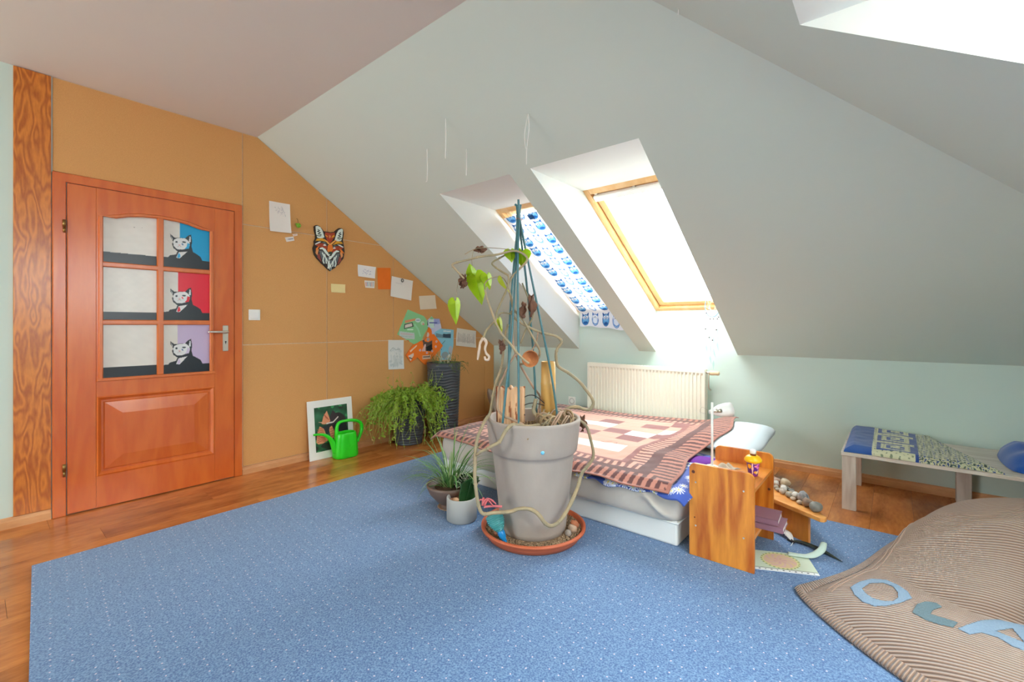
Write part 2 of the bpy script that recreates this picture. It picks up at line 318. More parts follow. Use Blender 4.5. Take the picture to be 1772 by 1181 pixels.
# ---------------------------------------------------------------- roof windows
TH = math.atan(SL); CT, ST = math.cos(TH), math.sin(TH)
def window(n, side, a0, a1, full=True):
    f0 = SLOPES[side]; base = np.array(f0(a0, 0)); base[2] = KH+.39
    U = np.array(f0(a1, 0))-np.array(f0(a0, 0)); Wd = np.linalg.norm(U); U /= Wd
    inn = np.array(f0(a0, 1))-np.array(f0(a0, 0)); inn[2] = 0; V_ = inn*CT+np.array([0, 0, ST]); Nn = -inn*ST+np.array([0, 0, CT])
    Lh = (OT-.39/SL)/CT
    P = lambda u, v, w: tuple(base+U*u+V_*v+Nn*w)
    bx = lambda u0, u1, v0, v1, w0, w1, b=.003: xf(box(u0, u1, v0, v1, w0, w1, b, 1), P)
    t = thing('window_%d' % n, tuple(base), kind='structure')
    # reveal: two cheeks, level head
    z0 = KH; zt = zc(OT); f = f0; g = lambda a, i, z: (f(a, i)[0], f(a, i)[1], z); iw = OT-.39/SL
    for a in (a0, a1):
        mk('reveal', [g(a, 0, KH), g(a, OT, zt), g(a, iw, zt), g(a, 0, KH+.39)], [[0, 1, 2, 3]], reveal, t)
    mk('reveal', [g(a0, OT, zt), g(a1, OT, zt), g(a1, iw, zt), g(a0, iw, zt)], [[0, 1, 2, 3]], reveal, t)
    fw = .042
    fr = mk('window_frame', *J(bx(0, fw, -.02, Lh+.02, -.006, .09), bx(Wd-fw, Wd, -.02, Lh+.02, -.006, .09), bx(fw, Wd-fw, Lh-fw, Lh+.02, -.006, .09), bx(fw, Wd-fw, -.02, fw, -.006, .09)), pinel, t)
    s0 = fw+.006; sw = .052
    sa = mk('window_sash', *J(bx(s0, s0+sw, s0, Lh-s0, .018, .08), bx(Wd-s0-sw, Wd-s0, s0, Lh-s0, .018, .08), bx(s0+sw, Wd-s0-sw, s0, s0+sw, .018, .08), bx(s0+sw, Wd-s0-sw, Lh-s0-sw, Lh-s0, .018, .08)), pinel, t)
    gp = mk('gasket', *J(bx(fw-.001, s0+.001, fw, Lh-fw, .03, .07, 0), bx(Wd-s0-.001, Wd-fw+.001, fw, Lh-fw, .03, .07, 0), bx(fw, Wd-fw, fw-.001, s0+.001, .03, .07, 0), bx(fw, Wd-fw, Lh-s0-.001, Lh-fw+.001, .03, .07, 0)), brass, t)
    mk('pane', *bx(s0+sw-.005, Wd-s0-sw+.005, s0+sw-.005, Lh-s0-sw+.005, .045, .049, 0), glassm, t)
    if full:
        mk('blind_box', *bx(s0+.004, Wd-s0-.004, Lh-s0-.062, Lh-s0-.012, -.018, .018, .006), white, t)
        for u in (s0+.02, Wd*.5, Wd-s0-.03): mk('bracket', *bx(u, u+.022, Lh-s0-.014, Lh-s0+.02, .0, .02), steel, t)
        for u in (s0+sw+.012, s0+sw+.024): mk('cord', *tube([P(u, s0+sw, .03), P(u+.0, Lh-s0-.06, .012)], .0014, 5), M('grey_cord', (170, 175, 180), .6) if 'grey_cord' not in bpy.data.materials else bpy.data.materials['grey_cord'], t)
    return P, Wd, Lh, t
WP = []
for n, (s, a, b) in enumerate(WIN): WP.append(window(n+1, s, a, b, n != 0))
# sky portals in the roof windows
for (P, Wd, Lh, t) in WP:
    ld = bpy.data.lights.new('window_portal', 'AREA'); ld.shape = 'RECTANGLE'; ld.size = Wd; ld.size_y = Lh
    try: ld.cycles.is_portal = True
    except Exception: continue
    lo = bpy.data.objects.new('window_portal', ld); C.objects.link(lo)
    c0 = Vector(P(Wd/2, Lh/2, .12)); u = (Vector(P(1, 0, 0))-Vector(P(0, 0, 0))); w = (Vector(P(0, 0, 1))-Vector(P(0, 0, 0))); v = w.cross(u)
    lo.matrix_world = Matrix(((u.x, v.x, w.x, c0.x), (u.y, v.y, w.y, c0.y), (u.z, v.z, w.z, c0.z), (0, 0, 0, 1)))
# ---------------------------------------------------------------- door
D = thing('door_1', (0, -3.33, 0), kind='structure')
mk('door_frame', *J(box(-.02, .02, -3.832, -3.774, 0, 2.03, .004), box(-.02, .02, -2.878, -2.824, 0, 2.03, .004), box(-.02, .0205, -3.832, -2.824, 1.977, 2.03, .004)), doorw, D)
# leaf: flat rails with the arched light and the raised lower panel
GY0, GY1, GZ0 = -3.622, -3.028, .80
arc = [(-3.622, 1.803), (-3.55, 1.812), (-3.491, 1.832), (-3.42, 1.844), (-3.342, 1.849), (-3.305, 1.849), (-3.23, 1.846), (-3.16, 1.834), (-3.098, 1.814), (-3.028, 1.800)]
yl0, yl1 = -3.770, -2.882; X1 = .026
leaf = J(box(-.012, X1, yl0, GY0-.02, .008, 1.972, .003), box(-.012, X1, GY1+.02, yl1, .008, 1.972, .003), box(-.012, X1-.001, GY0-.02, GY0-.001, .782, 1.83), box(-.012, X1-.001, GY1+.001, GY1+.02, .782, 1.83), box(-.012, X1, GY0-.02, GY1+.02, .008, .2), box(-.012, X1, GY0-.02, GY1+.02, .69, .797),
         prism([(GY0-.02, 1.972), (GY0-.02, 1.823)]+[(y, z+.003) for y, z in arc]+[(GY1+.02, 1.82), (GY1+.02, 1.972)], lambda a, b, h: (h, a, b), X1, -.012))
LF = mk('door_leaf', *leaf, doorw, D)
# raised and fielded lower panel
def fielded(y0, y1, z0, z1):
    R_ = [(0, X1), (.008, X1+.004), (.016, X1-.004), (.024, X1-.012), (.034, X1-.012), (.040, X1-.006), (.125, X1+.004)]
    V = []; F = []
    for d, x in R_:
        dz = d if d < .05 else .115
        V += [(x, y0+d, z0+dz), (x, y1-d, z0+dz), (x, y1-d, z1-dz), (x, y0+d, z1-dz)]
    for k in range(len(R_)-1):
        for i in range(4): F.append([k*4+i, k*4+(i+1) % 4, k*4+4+(i+1) % 4, k*4+4+i])
    F.append([(len(R_)-1)*4+i for i in range(4)]); return V, F
mk('raised_panel', *fielded(GY0-.02, GY1+.02, .2, .69), doorw, D)
# glazing beads and bars
bead = tube([(X1, y, z) for y, z in [(GY0, GZ0)]+arc+[(GY1, GZ0)]], .012, 6)
bead2 = box(X1-.014, X1+.012, GY0-.02, GY1+.02, GZ0-.018, GZ0+.002, .004)
mk('glazing_bead', *J(bead, bead2), doorm, D, smooth=False)
for (y0, y1, z0, z1) in ((-3.342, -3.306, GZ0, 1.85), (GY0, GY1, 1.132, 1.164), (GY0, GY1, 1.492, 1.524)):
    mk('glazing_bar', *box(.004, X1+(.0065 if z1 > 1.8 else .006), y0, y1, z0, z1, .006), doorm, D)
arcz = lambda y: np.interp(y, [a[0] for a in arc], [a[1] for a in arc])
CC = [((0, 160, 214), (40, 170, 220)), ((228, 16, 52), (228, 16, 52)), ((196, 180, 214), (205, 195, 220))]
for c_ in range(2):
    for r_ in range(3):
        y0, y1 = ((GY0+.004, -3.34), (-3.308, GY1-.004))[c_]; z0, z1 = ((1.522, 1.86), (1.162, 1.494), (.80, 1.134))[r_]
        W_, H_ = y1-y0, z1-z0; nu, nv = 110, 120
        def pf(u, v, y0=y0, z0=z0, W_=W_, H_=H_, r_=r_):
            y = y0+u*W_; top = arcz(y)+.004 if r_ == 0 else z0+H_
            return np.full_like(u, .012), y, z0+v*(top-z0)
        V, F, u, v = grid(pf, nu, nv); V = np.array(V); a = V[:, 1]-y0; b = V[:, 2]-z0
        q = Pt(a, b, (224, 223, 216)); q.c += (noise2(a, b, 60, 3+r_+c_)*4)[:, None]
        bt = (.066, .052, .066)[r_]
        if c_ == 1:
            s = .277/965; fx = lambda L, dy=0: [((x-15)*s, (1100+70*(x-15)/965-y)*.00034+dy) for x, y in L]
            dk = (32, 42, 50); col, tie = CC[r_]; dy = (.004, -.006, -.002)[r_]
            q.m(a > (.095, .085, .082)[r_], col)
            hd = [(120, 915), (150, 880), (270, 860), (300, 800), (215, 730), (190, 650), (215, 610), (165, 520), (155, 452), (245, 525), (330, 522), (455, 525), (520, 465), (572, 448), (592, 560), (585, 700), (612, 800), (700, 850), (770, 900), (815, 990), (980, 1005), (980, 1180), (0, 1180), (0, 915)]
            q.poly(fx(hd, dy), dk)
            fc = [(212, 610), (238, 560), (300, 532), (380, 528), (450, 530), (500, 560), (540, 600), (552, 660), (530, 720), (470, 742), (380, 762), (290, 752), (225, 690)]
            q.poly(fx(fc, dy), (226, 230, 232)); q.poly(fx([(166, 480), (200, 540), (205, 590), (180, 520)], dy), (226, 228, 230)); q.poly(fx([(545, 480), (570, 500), (570, 600), (525, 600)], dy), (220, 226, 230))
            q.poly(fx([(500, 620), (552, 640), (530, 735), (440, 745), (480, 700)], dy), tie)
            for ex, ey, ew in ((280, 610, 26), (430, 606, 40)):
                cx_, cy_ = fx([(ex, ey)], dy)[0]; q.ell(cx_, cy_, ew*s, .0062, (60, 80, 90)); q.ell(cx_, cy_, 12*s, .003, (20, 25, 30))
            cx_, cy_ = fx([(400, 652)], dy)[0]; q.ell(cx_, cy_, 14*s, .009, tie if r_ == 1 else (70, 110, 160), .5)
            cx_, cy_ = fx([(338, 668)], dy)[0]; q.ell(cx_, cy_, 22*s, .005, (225, 185, 185)); q.line(fx([(300, 705), (338, 685), (380, 705)], dy), .0016, (120, 130, 140))
            q.poly(fx([(272, 925), (322, 815), (508, 795), (345, 942)], dy), (225, 228, 228)); q.poly(fx([(322, 822), (345, 845), (362, 900), (325, 938), (292, 915)], dy), tie); q.line(fx([(345, 942), (508, 795)], dy), .0025, dk)
            bt = .060+dy
        else: q.ell(.16, .24, .004, .003, (150, 150, 145) if r_ == 0 else (222, 222, 216)); q.ell(.20, .243, .003, .002, (170, 165, 160) if r_ == 0 else (222, 222, 216))
        q.m(b < bt, (32, 42, 50))
        o = mk('pane', V, F, vcpaint, D); setcol(o, q.c)
        o['label'] = 'glass pane painted '+(['with a cat in a suit on blue', 'with a cat in a suit on red', 'with a cat in a suit on lilac'][r_] if c_ else 'off-white over a black band')
for z in (1.727, .285):
    mk('hinge', *J(tube([(.028, -3.783, z-.018), (.028, -3.783, z+.024)], .008, 12), tube([(.028, -3.783, z-.05), (.028, -3.783, z-.02)], .006, 10)), brass, D, smooth=True)
h = mk('handle_plate', *box(X1, X1+.009, -2.958, -2.922, .94, 1.128, .004), steel, D)
mk('lever', *J(tube([(X1+.005, -2.94, 1.08), (X1+.05, -2.94, 1.08), (X1+.055, -2.955, 1.08), (X1+.055, -3.0, 1.081), (X1+.052, -3.062, 1.083)], [.009, .009, .010, .009, .007], 12, 3)), steel, h, True)
mk('keyhole', *J(lathe([(.0055, 0), (.0055, .0015)], (X1+.0085, -2.94, 1.008), 16, axis=(1, 0, 0)), box(X1+.008, X1+.010, -2.942, -2.938, .992, 1.006)), dark, h)
# ---------------------------------------------------------------- carpet
cm = bpy.data.materials.new('blue_loop_carpet'); cm.use_nodes = True; nt = cm.node_tree; N = nt.nodes; L = nt.links; b = N['Principled BSDF']; b.inputs['Roughness'].default_value = .95; b.inputs['Sheen Weight'].default_value = .25
g = N.new('ShaderNodeNewGeometry'); mp = N.new('ShaderNodeMapping'); mp.inputs['Rotation'].default_value = (0, 0, math.radians(4.6)); L.new(g.outputs['Position'], mp.inputs[0])
def mth(op, a, b_=None, c_=None):
    n = N.new('ShaderNodeMath'); n.operation = op
    for i, q in enumerate((a, b_, c_)):
        if q is None: continue
        if isinstance(q, (int, float)): n.inputs[i].default_value = q
        else: L.new(q, n.inputs[i])
    return n.outputs[0]
sx = N.new('ShaderNodeSeparateXYZ'); L.new(mp.outputs[0], sx.inputs[0])
wn = N.new('ShaderNodeTexNoise'); wn.inputs['Scale'].default_value = 25; L.new(g.outputs['Position'], wn.inputs['Vector'])
yy = mth('MULTIPLY_ADD', wn.outputs[0], .008, sx.outputs[1]); row = mth('FLOOR', mth('DIVIDE', yy, .052)); odd = mth('MODULO', mth('ABSOLUTE', row), 2.)
xx = mth('DIVIDE', mth('MULTIPLY_ADD', odd, .019, sx.outputs[0]), .038)
fx_ = mth('SUBTRACT', mth('FRACT', xx), .5); fy_ = mth('SUBTRACT', mth('FRACT', mth('DIVIDE', yy, .052)), .5)
ddx = mth('MULTIPLY', fx_, .038); ddy = mth('MULTIPLY', fy_, .052)
r2 = mth('ADD', mth('MULTIPLY', ddx, ddx), mth('MULTIPLY', ddy, ddy)); dot = mth('LESS_THAN', r2, .0029**2)
cell = N.new('ShaderNodeCombineXYZ'); L.new(mth('FLOOR', xx), cell.inputs[0]); L.new(row, cell.inputs[1]); wnz = N.new('ShaderNodeTexWhiteNoise'); L.new(cell.outputs[0], wnz.inputs[0])
dot = mth('MULTIPLY', dot, mth('GREATER_THAN', wnz.outputs[0], .35))
nz = N.new('ShaderNodeTexNoise'); nz.inputs['Scale'].default_value = 170; nz.inputs['Detail'].default_value = 4; L.new(g.outputs['Position'], nz.inputs['Vector'])
cr = N.new('ShaderNodeValToRGB'); L.new(nz.outputs[0], cr.inputs[0]); cr.color_ramp.elements[0].position = .34; cr.color_ramp.elements[0].color = rgba((58, 94, 146)); cr.color_ramp.elements[1].position = .68; cr.color_ramp.elements[1].color = rgba((120, 156, 194))
mx = N.new('ShaderNodeMix'); mx.data_type = 'RGBA'; L.new(dot, mx.inputs[0]); L.new(cr.outputs[0], mx.inputs[6]); mx.inputs[7].default_value = rgba((206, 194, 208)); L.new(mx.outputs[2], b.inputs['Base Color'])
bp = N.new('ShaderNodeBump'); bp.inputs['Strength'].default_value = .6; bp.inputs['Distance'].default_value = .004; L.new(nz.outputs[0], bp.inputs['Height']); L.new(bp.outputs[0], b.inputs['Normal'])
cpts = [(.69, -3.955), (1.67, -4.02), (2.4, -4.075), (4.9, -4.25), (4.9, -.93), (3.77, -.965), (.70, -1.0)]
tag(mk('carpet', *prism(cpts, lambda a, b, h: (a, b, h), .0005, .0075), cm), 'large blue flecked carpet covering most of the wooden floor', 'carpet')
CZ = .0078
# ---------------------------------------------------------------- papers on the hardboard wall
WX = .0075
def wsheet(name, cor, paint, label, cat, nu=40, nv=40, curl=.006, x=WX, group=None, m=vc):
    o = sheet(name, [(x+.001, a, b) for a, b in cor], nu, nv, paint, m, None, .0008, curl); return tag(o, label, cat, group)
def plain(c, amp=2, seed=1): return lambda u, v: np.tile(np.array(c, float), (len(u), 1))+(noise2(u, v, 9, seed)*amp)[:, None]
def pt(u, v, base): return Pt(u, v, base)
def sk_big(u, v):
    q = pt(u, v, (234, 228, 222))
    for i in range(9): r = R.rand(6); q.line([(.2+.5*r[0], .55+.35*r[1]), (.3+.5*r[2], .5+.4*r[3]), (.3+.5*r[4], .45+.4*r[5])], .012, (205, 200, 200))
    return q.line([(.62, .85), (.7, .7), (.78, .55)], .02, (182, 182, 184)).c
wsheet('paper_sheet', [(-2.628, 2.109), (-2.47, 2.111), (-2.464, 1.876), (-2.627, 1.87)], sk_big, 'tall white paper with faint pencil sketch, nearest the door, above its seam', 'paper', curl=.014)
def card(u, v): return pt(u, v, (232, 226, 220)).line([(.4, .5), (.85, .5)], .2, (140, 140, 150)).line([(.2, .5), (.3, .55)], .1, (190, 190, 195)).c
wsheet('paper_tag', [(-2.507, 1.838), (-2.439, 1.856), (-2.432, 1.823), (-2.495, 1.803)], card, 'little white paper tag with grey print below the tall sketch', 'paper tag', 24, 20, .002)
wsheet('paper_scrap', [(-2.448, 1.874), (-2.408, 1.884), (-2.407, 1.868), (-2.439, 1.856)], lambda u, v: pt(u, v, (234, 212, 200)).line([(.3, .4), (.8, .6)], .15, (205, 150, 130)).c, 'tiny pinkish paper scrap just above the small tag', 'paper scrap', 16, 12, .003)
gp = thing('green_pendant', (WX, -2.408, 1.93), 'small round green pendant hung on a pin beside the tall sketch', 'pendant')
green = M('lime_plastic', (112, 170, 40), .35)
mk('ball', *lathe([(0, -.019), (.012, -.015), (.018, -.004), (.019, .004), (.013, .014), (.006, .019), (0, .02)], (WX+.02, -2.406, 1.948), 20), green, gp, True)
mk('hook', *tube([(WX, -2.414, 2.005), (WX+.014, -2.412, 2.0), (WX+.016, -2.408, 1.975), (WX+.019, -2.407, 1.966)], .0014, 6, 3), brass, gp, True)
mk('clip', *tube([(WX+.012, -2.42, 1.965), (WX+.02, -2.426, 1.962), (WX+.02, -2.428, 1.952)], .004, 8, 3), green, gp, True)
wsheet('note_paper', [(-2.115, 1.492), (-1.981, 1.494), (-1.985, 1.417), (-2.115, 1.416)], plain((240, 222, 160)), 'pale yellow note pinned right below the fox mask', 'note', 24, 18, .008)
def scrib(u, v):
    q = pt(u, v, (240, 238, 238)); r = np.random.RandomState(5)
    for i in range(26): a = r.rand(4); q.line([(.3+.45*a[0], .3+.38*a[1]), (.3+.45*a[0]+.12*(a[2]-.5), .3+.38*a[1]+.2*(a[3]-.5))], .014, (110, 120, 175))
    return q.c
wsheet('drawing_card', [(-1.856, 1.686), (-1.668, 1.68), (-1.684, 1.57), (-1.856, 1.577)], scrib, 'white card with blue ink scribble, left of the orange sheet', 'drawing', 60, 40, .01)
def pens(u, v):
    q = pt(u, v, (238, 236, 232))
    for i, c_ in enumerate(((210, 90, 60), (90, 110, 160), (60, 150, 130), (70, 90, 130), (200, 120, 90), (60, 80, 110))): q.line([(.12+.15*i, .2), (.12+.15*i, .75)], .055, c_); q.line([(.12+.15*i, .75), (.12+.15*i, .85)], .03, (80, 80, 90))
    return q.c
wsheet('drawing_slip', [(-1.787, 1.545), (-1.679, 1.548), (-1.684, 1.479), (-1.778, 1.479)], pens, 'small card drawn with a row of coloured pencils', 'drawing', 50, 30, .003)
wsheet('orange_sheet', [(-1.652, 1.676), (-1.502, 1.688), (-1.502, 1.48), (-1.643, 1.471)], plain((238, 118, 22), 4), 'plain bright orange paper sheet pinned on the hardboard wall', 'paper', curl=.004)
def plan(u, v): return pt(u, v, (238, 234, 228)).line([(.2, .72), (.5, .72)], .008, (215, 210, 210)).c
wsheet('clipped_sheet', [(-1.489, 1.61), (-1.235, 1.582), (-1.262, 1.38), (-1.508, 1.412)], plan, 'square white sheet with round black clip, right of orange sheet', 'paper', curl=.006, x=WX+.003)
tag(mk('round_clip', *tube([(WX+.017, -1.373+.013*math.cos(t), 1.575+.015*math.sin(t)) for t in np.linspace(0, PI2, 15)[:-1]]+[(WX+.017, -1.36, 1.575)], .0035, 6), M('black_plastic', (30, 28, 26), .4), smooth=True), 'small black ring clip holding the square white sheet', 'clip')
wsheet('cream_sheet', [(-1.154, 1.431), (-.94, 1.451), (-.924, 1.306), (-1.142, 1.291)], plain((232, 218, 198)), 'blank cream sheet near the sloping ceiling, above the green board', 'paper')
def city(u, v):
    q = pt(u, v, (222, 224, 222)); r = np.random.RandomState(2)
    for i in range(70): a = r.rand(5); y = .12+.6*a[1]; q.ell(.12+.76*a[0], y, .03+.08*a[2], .02+.05*a[3], (190+30*a[4], 198+25*a[4], 198+25*a[4]), a[0]*3)
    q.line([(.1, .62), (.3, .74), (.5, .66), (.75, .7)], .02, (165, 175, 172)); return q.c
wsheet('pencil_landscape', [(-1.527, .986), (-1.349, .979), (-1.352, .693), (-1.531, .699)], city, 'tall grey pencil landscape drawing above the trailing plant', 'drawing', 50, 70, .01)
def sky(u, v):
    q = pt(u, v, (226, 222, 214)); r = np.random.RandomState(4)
    for i in range(11): x = .1+.08*i; q.poly([(x-.035, .25), (x-.02, .55+.2*r.rand()), (x, .7+.12*r.rand()), (x+.02, .5), (x+.035, .25)], (190+20*r.rand(), 188, 182)); q.line([(x, .2), (x, .75)], .008, (160, 160, 158))
    return q.c
wsheet('skyline_drawing', [(-.619, 1.098), (-.322, 1.061), (-.332, .865), (-.647, .901)], sky, 'grey pencil skyline drawing nearest the corner under the slope', 'drawing', 60, 40, .014)
def collage(name, pts, x, base, deco, label, nu=110, nv=110, cat='card'):
    ys = [p[0] for p in pts]; zs = [p[1] for p in pts]
    V, F, P = maskgrid(pts, min(ys), max(ys), min(zs), max(zs), nu, nv, lambda a, b, h: np.stack([np.full_like(a, x+.004)+h, a, b], 1), .004)
    o = mk(name, V, F, vc); q = Pt(P[:, 0], P[:, 1], base); deco(q); setcol(o, np.vstack([q.c, q.c])); return tag(o, label, cat)
def d_green(q):
    q.poly([(-1.335, 1.175), (-1.2, 1.2), (-1.2, 1.18), (-1.33, 1.15)], (232, 150, 110)); q.poly([(-1.34, 1.14), (-1.24, 1.16), (-1.225, 1.115), (-1.345, 1.09)], (50, 60, 55)); q.poly([(-1.33, 1.133), (-1.25, 1.15), (-1.24, 1.12), (-1.335, 1.1)], (225, 215, 205))
    q.poly([(-1.4, 1.07), (-1.215, 1.05), (-1.21, .985), (-1.4, 1.0)], (196, 208, 205)); q.line([(-1.38, 1.045), (-1.23, 1.03)], .006, (222, 170, 180)); q.line([(-1.385, 1.02), (-1.23, 1.01)], .005, (170, 190, 190))
    q.line([(-1.3, 1.085), (-1.235, 1.085)], .012, (215, 240, 220)); q.line([(-1.21, 1.135), (-1.17, 1.09), (-1.14, 1.02)], .02, (160, 220, 180)); q.ell(-1.17, 1.18, .035, .022, (205, 225, 225)); q.line([(-1.19, 1.18), (-1.15, 1.18)], .006, (110, 120, 160))
    q.ell(-1.30, .962, .02, .016, (225, 60, 60)); q.ell(-1.295, .96, .01, .009, (240, 235, 230)); q.ell(-1.11, 1.15, .025, .02, (190, 220, 190)); q.ell(-1.1, 1.14, .012, .01, (230, 150, 140))
collage('green_board', [(-1.423, 1.039), (-1.296, 1.288), (-1.093, 1.225), (-1.036, 1.166), (-1.036, 1.104), (-1.093, 1.025), (-1.122, .97), (-1.209, .928)], WX, (142, 208, 150), d_green, 'mint green pentagon of card with pasted cuttings')
def d_purple(q):
    q.poly([(-1.051, 1.178), (-.97, 1.2), (-.955, 1.1), (-1.01, 1.1)], (205, 232, 226)); q.poly([(-.957, 1.2), (-.88, 1.2), (-.87, 1.15), (-.957, 1.12)], (160, 170, 225)); q.poly([(-.95, 1.14), (-.86, 1.14), (-.854, 1.097), (-.95, 1.06)], (205, 212, 240))
    q.line([(-1.02, 1.155), (-.92, 1.155)], .012, (90, 100, 180)); q.line([(-1.045, 1.175), (-1.045, 1.13)], .01, (30, 90, 80)); q.ell(-.99, 1.205, .03, .015, (150, 215, 165))
collage('lilac_board', [(-1.051, 1.178), (-.992, 1.224), (-.959, 1.199), (-.884, 1.199), (-.854, 1.097), (-.948, 1.057), (-.963, 1.029), (-.992, 1.035), (-1., 1.081), (-1.047, 1.121)], WX+.005, (200, 205, 235), d_purple, 'small lilac and white card between green and light blue ones', 70, 70)
def d_blue(q):
    q.line([(-.82, 1.065), (-.72, 1.06)], .012, (225, 240, 248)); q.poly([(-.93, 1.045), (-.83, 1.025), (-.715, 1.04), (-.715, .985), (-.83, .99), (-.93, 1.0)], (112, 150, 170)); q.poly([(-.83, 1.035), (-.715, 1.03), (-.72, .985), (-.83, .998)], (60, 84, 104))
    q.line([(-.8, .96), (-.87, .9), (-.85, .86)], .006, (70, 100, 110)); q.ell(-.8, .8, .05, .04, (150, 165, 175)); q.ell(-.72, .85, .03, .05, (185, 190, 205)); q.ell(-.73, .79, .025, .02, (235, 240, 245))
collage('light_blue_board', [(-.941, 1.08), (-.895, 1.095), (-.672, 1.078), (-.676, .91), (-.716, .744), (-.857, .752), (-.865, .893), (-.838, .904), (-.895, .964), (-.952, 1.034)], WX, (142, 208, 232), d_blue, 'light blue card with dark landscape strip behind tall planter')
def d_orange(q):
    q.poly([(-1.12, .99), (-1.1, 1.05), (-1.09, .96), (-1.04, .95), (-.99, .97), (-.99, .85), (-1.07, .86), (-1.1, .87)], (96, 80, 74)); q.ell(-1.05, 1.03, .02, .025, (225, 205, 195)); q.ell(-1.045, .98, .02, .02, (180, 165, 160)); q.poly([(-1.07, .9), (-.99, .93), (-.985, .86), (-1.06, .86)], (34, 32, 34)); q.poly([(-1.13, .86), (-1.09, .93), (-1.075, .93), (-1.08, .855)], (232, 190, 185))
    q.poly([(-1.28, .87), (-1.19, .93), (-1.19, .915), (-1.27, .855)], (250, 210, 175)); q.poly([(-1.3, .82), (-1.235, .845), (-1.23, .825), (-1.27, .765)], (236, 218, 205)); q.line([(-1.285, .8), (-1.255, .79)], .01, (60, 40, 40)); q.poly([(-1.12, .815), (-1.01, .815), (-1.01, .775), (-1.12, .775)], (240, 200, 170)); q.line([(-1.105, .797), (-1.025, .797)], .012, (120, 90, 80))
    for a, b_ in ((-1.15, .87), (-1.06, .84), (-.99, .855), (-.94, .9), (-.93, .955)): q.ell(a, b_, .013, .013, (236, 196, 190)); q.ell(a, b_, .006, .006, (150, 140, 200))
collage('orange_board', [(-1.329, .829), (-1.239, .929), (-1.178, .949), (-1.136, .97), (-1.122, .958), (-1.065, 1.002), (-1.036, 1.11), (-1., 1.081), (-.992, 1.035), (-.963, 1.032), (-.895, .964), (-.838, .904), (-.903, .848), (-.941, .815), (-.992, .772), (-1.051, .758), (-1.072, .714), (-1.093, .721), (-1.185, .799), (-1.209, .781), (-1.266, .752)], WX+.010, (250, 126, 34), d_orange, 'orange star-shaped card with cut-out photo, above the planters')
# fox mask: outline and colours in 1063x1181 drawing units
fc = [(-2.377, 2.007), (-1.904, 2.092), (-1.904, 1.566), (-2.377, 1.528)]
def fxy(a, b):
    u = a/1063; v = b/1181; y = (1-u)*(-2.377)+u*(-1.904); t = (1-u)*2.007+u*2.092; bo = (1-u)*1.528+u*1.566; return y, t+(bo-t)*v
fo = [(238, 150), (262, 128), (300, 122), (350, 150), (392, 200), (430, 250), (480, 255), (560, 268), (640, 262), (680, 225), (735, 188), (790, 186), (832, 210), (846, 290), (830, 400), (826, 440), (850, 560), (862, 660), (852, 725), (838, 800), (790, 860), (735, 935), (700, 945), (650, 1000), (600, 1025), (560, 1062), (520, 1030), (470, 985), (420, 930), (385, 905), (340, 850), (285, 790), (240, 720), (222, 640), (215, 590), (240, 510), (236, 450), (262, 400), (262, 320), (240, 230)]
V, F, P = maskgrid(fo, 210, 866, 118, 1066, 150, 210, lambda a, b, h: np.stack([np.full_like(a, WX+.014)+h, *fxy(a, b)], 1), .013)
fm = mk('fox_mask', V, [f[::-1] for f in F], vcwood); q = Pt(P[:, 0], P[:, 1], (44, 32, 28))
rust, orn, yel, cr_, gry, wh_, brn = (172, 62, 28), (238, 128, 34), (224, 160, 30), (224, 236, 228), (96, 106, 112), (232, 236, 232), (150, 70, 60)
for sg in (0, 1):
    X = (lambda L: [(x, y) for x, y in L]) if sg == 0 else (lambda L: [(1088-x, y+62-(.0 if 1 else 0)) for x, y in L])
    q.poly(X([(262, 150), (300, 135), (360, 165), (400, 235), (420, 300), (440, 370), (380, 395), (300, 380), (275, 300)]), cr_)
    for l in ([(310, 210), (345, 235), (300, 250), (360, 275), (310, 300), (375, 320)], [(290, 330), (330, 345), (370, 340)]): q.line(X(l), 16, (48, 64, 60))
    q.poly(X([(262, 445), (290, 400), (400, 385), (480, 470), (440, 455), (360, 440)]), yel); q.poly(X([(250, 505), (330, 462), (385, 458), (330, 490), (262, 522)]), wh_)
    q.poly(X([(250, 530), (350, 490), (440, 500), (495, 560), (480, 640), (430, 590), (340, 570)]), rust); q.poly(X([(270, 600), (340, 530), (300, 640), (275, 720)]), orn); q.poly(X([(270, 640), (330, 610), (300, 740), (262, 690)]), (226, 150, 90))
    q.poly(X([(410, 530), (450, 508), (480, 540), (440, 545)]), wh_); q.poly(X([(380, 480), (440, 460), (490, 520), (440, 500)]), (90, 100, 96))
    q.poly(X([(345, 590), (400, 572), (460, 610), (500, 670), (560, 720), (560, 770), (520, 755), (455, 690), (400, 615), (345, 612)]), cr_)
    q.poly(X([(330, 640), (400, 640), (470, 720), (480, 900), (430, 910), (380, 800), (345, 700)]), gry)
    for l in ([(400, 690), (430, 760), (410, 850), (430, 900)], [(440, 720), (470, 800), (480, 900)], [(480, 800), (520, 880), (515, 1000)]): q.line(X(l), 22, cr_)
    q.poly(X([(300, 720), (340, 700), (385, 880), (300, 785)]), brn); q.poly(X([(480, 780), (540, 770), (540, 900), (510, 850)]), gry)
    q.line(X([(535, 850), (545, 940), (520, 1000)]), 20, cr_)
    if sg: q.poly([(770, 590), (840, 680), (850, 720), (800, 660)], orn)
q.poly([(455, 270), (560, 285), (650, 275), (655, 340), (600, 440), (550, 495), (500, 450), (450, 330)], rust); q.poly([(455, 315), (500, 345), (520, 375), (470, 350)], yel); q.poly([(640, 320), (600, 345), (580, 385), (650, 360)], yel); q.line([(540, 330), (550, 385), (565, 340)], 14, (220, 150, 100))
